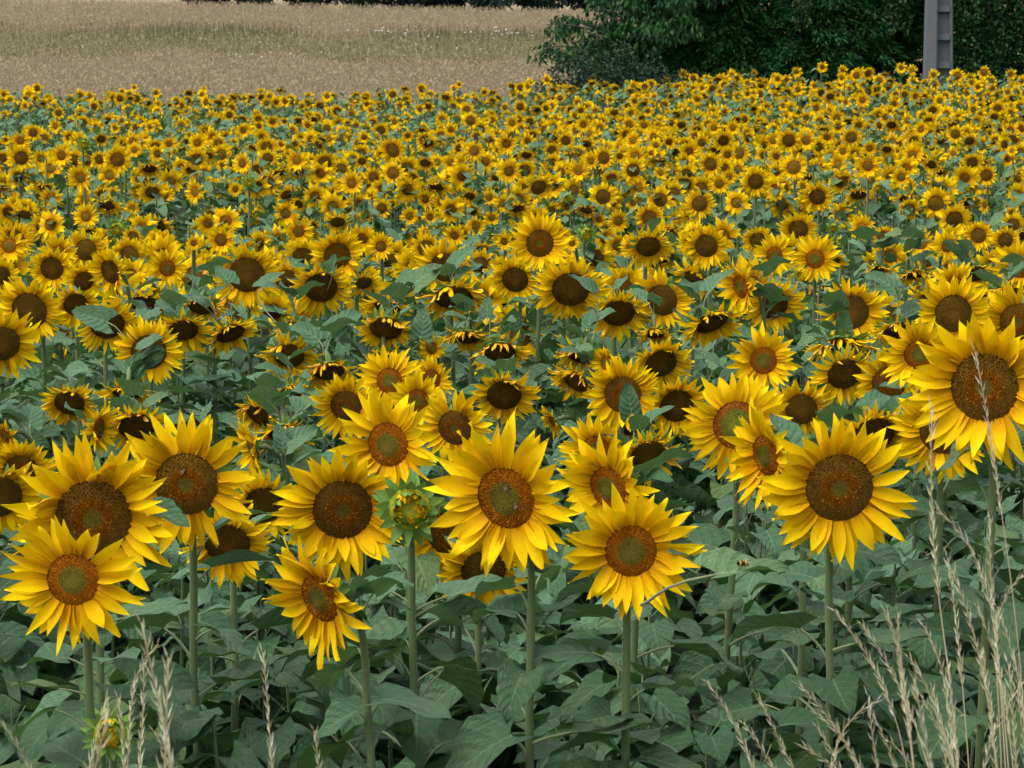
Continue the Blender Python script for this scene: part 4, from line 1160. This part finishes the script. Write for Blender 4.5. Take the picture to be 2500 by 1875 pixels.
# ------------------------------------------------------------------ dry grass at the front
def grass_stalk(pts, d, head, seed, label, group=None, thick=1.0):
    """pts = pixels from the tip down; head = share of the length that carries spikelets"""
    rng = random.Random(seed)
    W_ = [at(px, py, d + i * .02) for i, (px, py) in enumerate(pts)]
    tip, last = W_[0], W_[-1]
    dirv = W_[-1] - W_[-2]; dirv /= np.linalg.norm(dirv)
    q = W_[-1].copy(); dd = dirv.copy()
    for _ in range(40):
        dd = dd * .86 + np.array([0, .03, -.14]); dd /= np.linalg.norm(dd)
        q = q + dd * .08
        g = float(ground(q[0], q[1]))
        if q[2] < g:
            W_.append(np.array([q[0], q[1], g - .02])); break
        W_.append(q.copy())
    P = np.array(W_)[::-1]
    # smooth
    seg = np.linalg.norm(np.diff(P, axis=0), axis=1); cum = np.concatenate([[0], np.cumsum(seg)]); tt = np.linspace(0, cum[-1], 26)
    Q = np.stack([np.interp(tt, cum, P[:, j]) for j in range(3)], 1)
    for _ in range(3): Q[1:-1] = (Q[:-2] + 2 * Q[1:-1] + Q[2:]) / 4
    B = Q[0].copy()
    root = empty('grass_stalk', B); tag(root, label, 'dry grass', group)
    obj('stem', to_mesh('stem', tube(Q - B, np.linspace(.0014, .0005, 26) * thick, 4), [M_DRYSTEM]), root)
    ts = []
    cum = np.concatenate([[0], np.cumsum(np.linalg.norm(np.diff(Q, axis=0), axis=1))]); L = cum[-1]
    s = L; i = 0
    hl = head
    while s > L - hl:
        p = np.array([np.interp(s, cum, Q[:, j]) for j in range(3)]); p2 = np.array([np.interp(max(0, s - .02), cum, Q[:, j]) for j in range(3)])
        ax = p - p2; ax /= np.linalg.norm(ax) + 1e-9
        f = (L - s) / hl
        sidev = np.cross(ax, [0, 1, 0]); sidev /= np.linalg.norm(sidev) + 1e-9
        oth = np.cross(sidev, ax)
        for rep in range(2 if f > .45 else 1):
            an = (i % 2) * math.pi + rng.uniform(-.8, .8) + rep * 1.7
            o_ = sidev * math.cos(an) + oth * math.sin(an)
            dr = ax + o_ * rng.uniform(.08, .38) * (1 if rep == 0 else 1.5); dr /= np.linalg.norm(dr)
            ln = rng.uniform(.009, .017) * thick; wd = rng.uniform(.0005, .0010) * thick
            st = p - B + o_ * .001
            sv = np.cross(dr, oth + .3 * sidev); sv /= np.linalg.norm(sv) + 1e-9; s2 = np.cross(sv, dr)
            m1 = st + dr * ln * .4; e = st + dr * ln
            V = [st, m1 + sv * wd, m1 + s2 * wd, m1 - sv * wd, m1 - s2 * wd, e, e + dr * ln * rng.uniform(.1, .6)]
            ts.append(T(V, [(0, 1, 2), (0, 2, 3), (0, 3, 4), (0, 4, 1), (1, 5, 2), (2, 5, 3), (3, 5, 4), (4, 5, 1), (1, 6, 3)]))
        s -= rng.uniform(.006, .0115) * thick; i += 1
    obj('seed_head', to_mesh('seed_head', join(ts), [M_DRY], False), root)
def cc(ox, oy, L): return [(ox + a / 2.592, oy + b / 2.592) for a, b in L]
gl = [
 ([(895,740),(940,960),(1000,1180),(1090,1659)], 3.0, 'tall blurred dry grass stalk leaning right, highest of the left tuft'),
 ([(1000,875),(905,910),(850,1020),(825,1300),(805,1659)], 3.9, 'dry grass stalk with its tip bent right in the left tuft'),
 ([(910,1000),(915,1200),(880,1659)], 4.0, 'straight pale grass stalk right of the bent-tipped one in the left tuft'),
 ([(1065,960),(1058,1250),(1040,1659)], 3.2, 'blurred upright dry stalk, rightmost of the left tuft'),
 ([(680,1210),(620,1400),(565,1659)], 4.1, 'thin dry stalk leaning right, leftmost of the left tuft'),
 ([(750,1215),(775,1450),(790,1659)], 3.9, 'dry grass stalk standing in front of the small yellow bud'),
 ([(690,1290),(650,1480),(600,1659)], 2.9, 'strongly blurred short stalk left in the left tuft'),
 ([(1665,930),(1700,1300),(1720,1659)], 3.9, 'lone pale dry grass stalk rising between two sunflower stems, left of centre'),
 ([(1990,1420),(2020,1659)], 3.8, 'short dry grass tip at the bottom edge, right of the lone stalk'),
 ([(10,1370),(90,1440),(150,1550),(190,1659)], 3.7, 'dry grass stalk bending left in the lower left corner'),
 ([(980,1430),(1060,1540),(1110,1659)], 3.6, 'short dry tip bending left at the foot of the left tuft'),
]
for i, (L, d, lab) in enumerate(gl): grass_stalk(cc(0, 1235, L), d, .19, 300 + i, lab, 'dry grass at the field edge', 1.25 if d < 3.3 else 1.0)
gr = [
 ([(1870,620),(1915,850),(1960,1100),(2035,1640),(2090,2000)], 'tallest dry grass stalk, rising before the big sunflower at the right edge', (1660, 620)),
 ([(1595,990),(1580,1350),(1590,1640),(1620,2100),(1700,2600),(1750,3100)], 'second tallest dry stalk, beside the big sunflower at right', (1660, 620)),
 ([(1695,330),(1735,600),(1770,900),(1830,1659)], 'straight golden stalk right of the second tallest one', None),
 ([(1720,400),(1800,560),(1870,850),(1960,1250),(2010,1659)], 'stalk with a curved tip in the upper right of the dry clump', None),
 ([(1885,640),(1960,820),(2040,1050),(2110,1659)], None, None), ([(985,665),(1090,790),(1190,930),(1310,1140),(1420,1500),(1450,1700)], 'dry stalk leaning far left, highest on the clump\'s left flank', None),
 ([(1155,750),(1240,870),(1330,1020),(1420,1150),(1560,1600)], None, None), ([(1380,675),(1365,800),(1385,950),(1410,1150),(1480,1659)], None, None), ([(1310,680),(1370,800),(1400,950),(1440,1250)], None, None),
 ([(1545,760),(1630,870),(1690,1100),(1730,1659)], None, None), ([(170,1110),(280,1240),(360,1380),(470,1659)], 'leftmost dry stalk of the right clump, leaning left', None),
 ([(500,1210),(560,1350),(640,1500),(720,1659)], 'second dry stalk from the left in the right clump', None), ([(400,1370),(480,1460),(600,1659)], None, None),
 ([(760,1135),(860,1230),(970,1350),(1060,1500),(1150,1659)], None, None), ([(880,1320),(990,1380),(1060,1480),(1130,1659)], None, None), ([(870,1400),(940,1510),(1020,1659)], None, None),
 ([(780,1520),(900,1560),(1000,1659)], None, None), ([(1195,1210),(1205,1420),(1250,1659)], None, None), ([(1220,1320),(1300,1450),(1370,1659)], None, None),
 ([(1455,960),(1560,1120),(1660,1330),(1740,1659)], None, None), ([(1480,1090),(1530,1350),(1590,1659)], None, None), ([(2135,1170),(2170,1400),(2190,1659)], None, None),
 ([(2177,1110),(2080,1200),(1980,1370),(1920,1659)], None, None), ([(2010,640),(2080,830),(2160,1100),(2200,1659)], None, None), ([(1250,1235),(1150,1250),(1050,1310),(985,1420),(960,1659)], 'dry stalk arching over to the right at the clump\'s left foot', None),
 ([(1960,80),(1945,200),(1965,500),(2010,900),(2060,1400)], None, None), ([(1620,10),(1760,90),(1860,220),(1960,500),(2000,800),(2040,1300)], 'nodding feathery stalk drooping left at the top of the right clump', None),
 ([(2170,430),(2060,460),(1990,530),(1990,800),(2020,1300)], None, None), ([(1700,1000),(1720,1250),(1760,1659)], None, None), ([(1600,1150),(1650,1400),(1690,1659)], None, None),
 ([(1910,900),(1960,1150),(2000,1659)], None, None), ([(2080,1000),(2110,1300),(2130,1659)], None, None), ([(1330,1490),(1430,1540),(1500,1659)], None, None), ([(1520,1190),(1600,1300),(1700,1550)], None, None),
]
ORD = 'first second third fourth fifth sixth seventh eighth ninth tenth eleventh twelfth thirteenth fourteenth fifteenth sixteenth seventeenth eighteenth nineteenth twentieth twenty-first twenty-second twenty-third twenty-fourth twenty-fifth twenty-sixth'.split()
un = sorted((i for i, g in enumerate(gr) if not g[1]), key=lambda i: gr[i][0][0][0])
for j, i in enumerate(un): gr[i] = (gr[i][0], 'dry grass stalk in the right clump, %s from left among plain ones' % ORD[j], gr[i][2])
for i, (L, lab, o) in enumerate(gr):
    d = 3.75 + .5 * random.Random(i).random()
    if i == 20: d = 2.9
    pts = cc(*(o or (1660, 1235)), L)
    grass_stalk(pts, d, .20 if i > 1 else .26, 400 + i, lab or 'bleached dry grass stalk inside the dense clump at the lower right', 'dry grass at the field edge' if lab else 'dry grass stalks of the right clump')

# ------------------------------------------------------------------ bees
def bee(C, fr, name, label, L=.014, bumble=False, ang=0.0):
    """body along local x, standing on the local xy plane"""
    prof = [(-.5, .02), (-.46, .10), (-.36, .17), (-.2, .2), (-.07, .15), (0, .09), (.06, .14), (.16, .19), (.26, .17), (.32, .08), (.36, .11), (.44, .12), (.5, .05)]
    k = 1.35 if bumble else 1.0
    V = []; Cc = []; Fc = []; sg = 9
    for (x, r) in prof:
        for q in range(sg):
            a = 2 * math.pi * q / sg; V.append((x, r * k * math.cos(a), .2 * k + r * k * math.sin(a)))
            if bumble: c = (.6, .58, .5) if x < -.42 else (.45, .28, .03) if (-.3 < x < -.15 or .2 < x < .3) else (.015, .012, .01)
            else: c = (.03, .022, .015) if int((x + 1) * 13) % 2 and x < 0 else (.16, .10, .05) if x < .3 else (.03, .025, .02)
            Cc.append(c)
    for i in range(len(prof) - 1):
        for q in range(sg):
            a = i * sg + q; b = i * sg + (q + 1) % sg; Fc += [(a, b, b + sg), (a, b + sg, a + sg)]
    ts = [T(V, Fc, None, 0, np.array(Cc))]
    for sgn in (-1, 1):
        for x0, dx in ((.05, -.18), (.15, .02), (.22, .2)):
            t_ = tube([(x0, sgn * .12 * k, .12 * k), (x0 + dx * .5, sgn * .32 * k, .2 * k), (x0 + dx, sgn * .42 * k, .0)], .018, 4); t_.C = np.full((len(t_.V), 3), .015); ts.append(t_)
    m = fr @ RZ(ang) @ SC(L); m[:3, 3] = C
    body = obj(name, to_mesh(name, join(ts), [M_BEE])); body.matrix_world = Matrix([list(map(float, r)) for r in m])
    tag(body, label, 'insect')
    for sgn in (-1, 1):
        wv = [(.14, sgn * .08, .34 * k), (-.1, sgn * .22, .42 * k), (-.45, sgn * .30, .40 * k), (-.55, sgn * .2, .38 * k), (-.35, sgn * .08, .38 * k)]
        obj('wing', to_mesh('wing', T(wv, [(0, 1, 2), (0, 2, 3), (0, 3, 4)]), [M_WING]), body)
mw_, tw_, ow_ = node_mat('wing')
pw = tw_.nodes.new('ShaderNodeBsdfPrincipled'); pw.inputs['Base Color'].default_value = (.22, .21, .19, 1); pw.inputs['Roughness'].default_value = .35; pw.inputs['Alpha'].default_value = .5
tw_.links.new(pw.outputs[0], ow_.inputs[0]); M_WING = mw_
def on_disc(lab_part, u, v):
    p = next(q for q in IND if q['lab'] and lab_part in q['lab'])
    r = math.hypot(u, v)
    return p['C'] + p['fr'][:3, :3] @ (np.array([u, v, float(dome_z(r)) + .06]) * p['R']), p['fr']
C, fr = on_disc('two bees', .14, .42); bee(C, fr, 'honey_bee', 'upper of the two bees on the big central sunflower', .015, ang=1.7)
C, fr = on_disc('two bees', .42, -.12); bee(C, fr, 'honey_bee', 'lower of the two bees on the big central sunflower', .015, ang=2.1)
C, fr = on_disc('second from left in the front row', -.05, .45); bee(C, fr, 'honey_bee', 'bee on the brown-disc sunflower second from left in the front row', .014, ang=.6)
C, fr = on_disc('sunflower with a bee', .1, .5); bee(C, fr, 'honey_bee', 'bee on the sunflower above the one facing left', .015, ang=2.6)

fr4 = I4(); fr4[:3, :3] = BEE_AT[1]
bee(BEE_AT[0], fr4, 'bumblebee', 'striped bumblebee with white tail resting on a broad leaf, right of centre', .024, True, math.pi - .15)
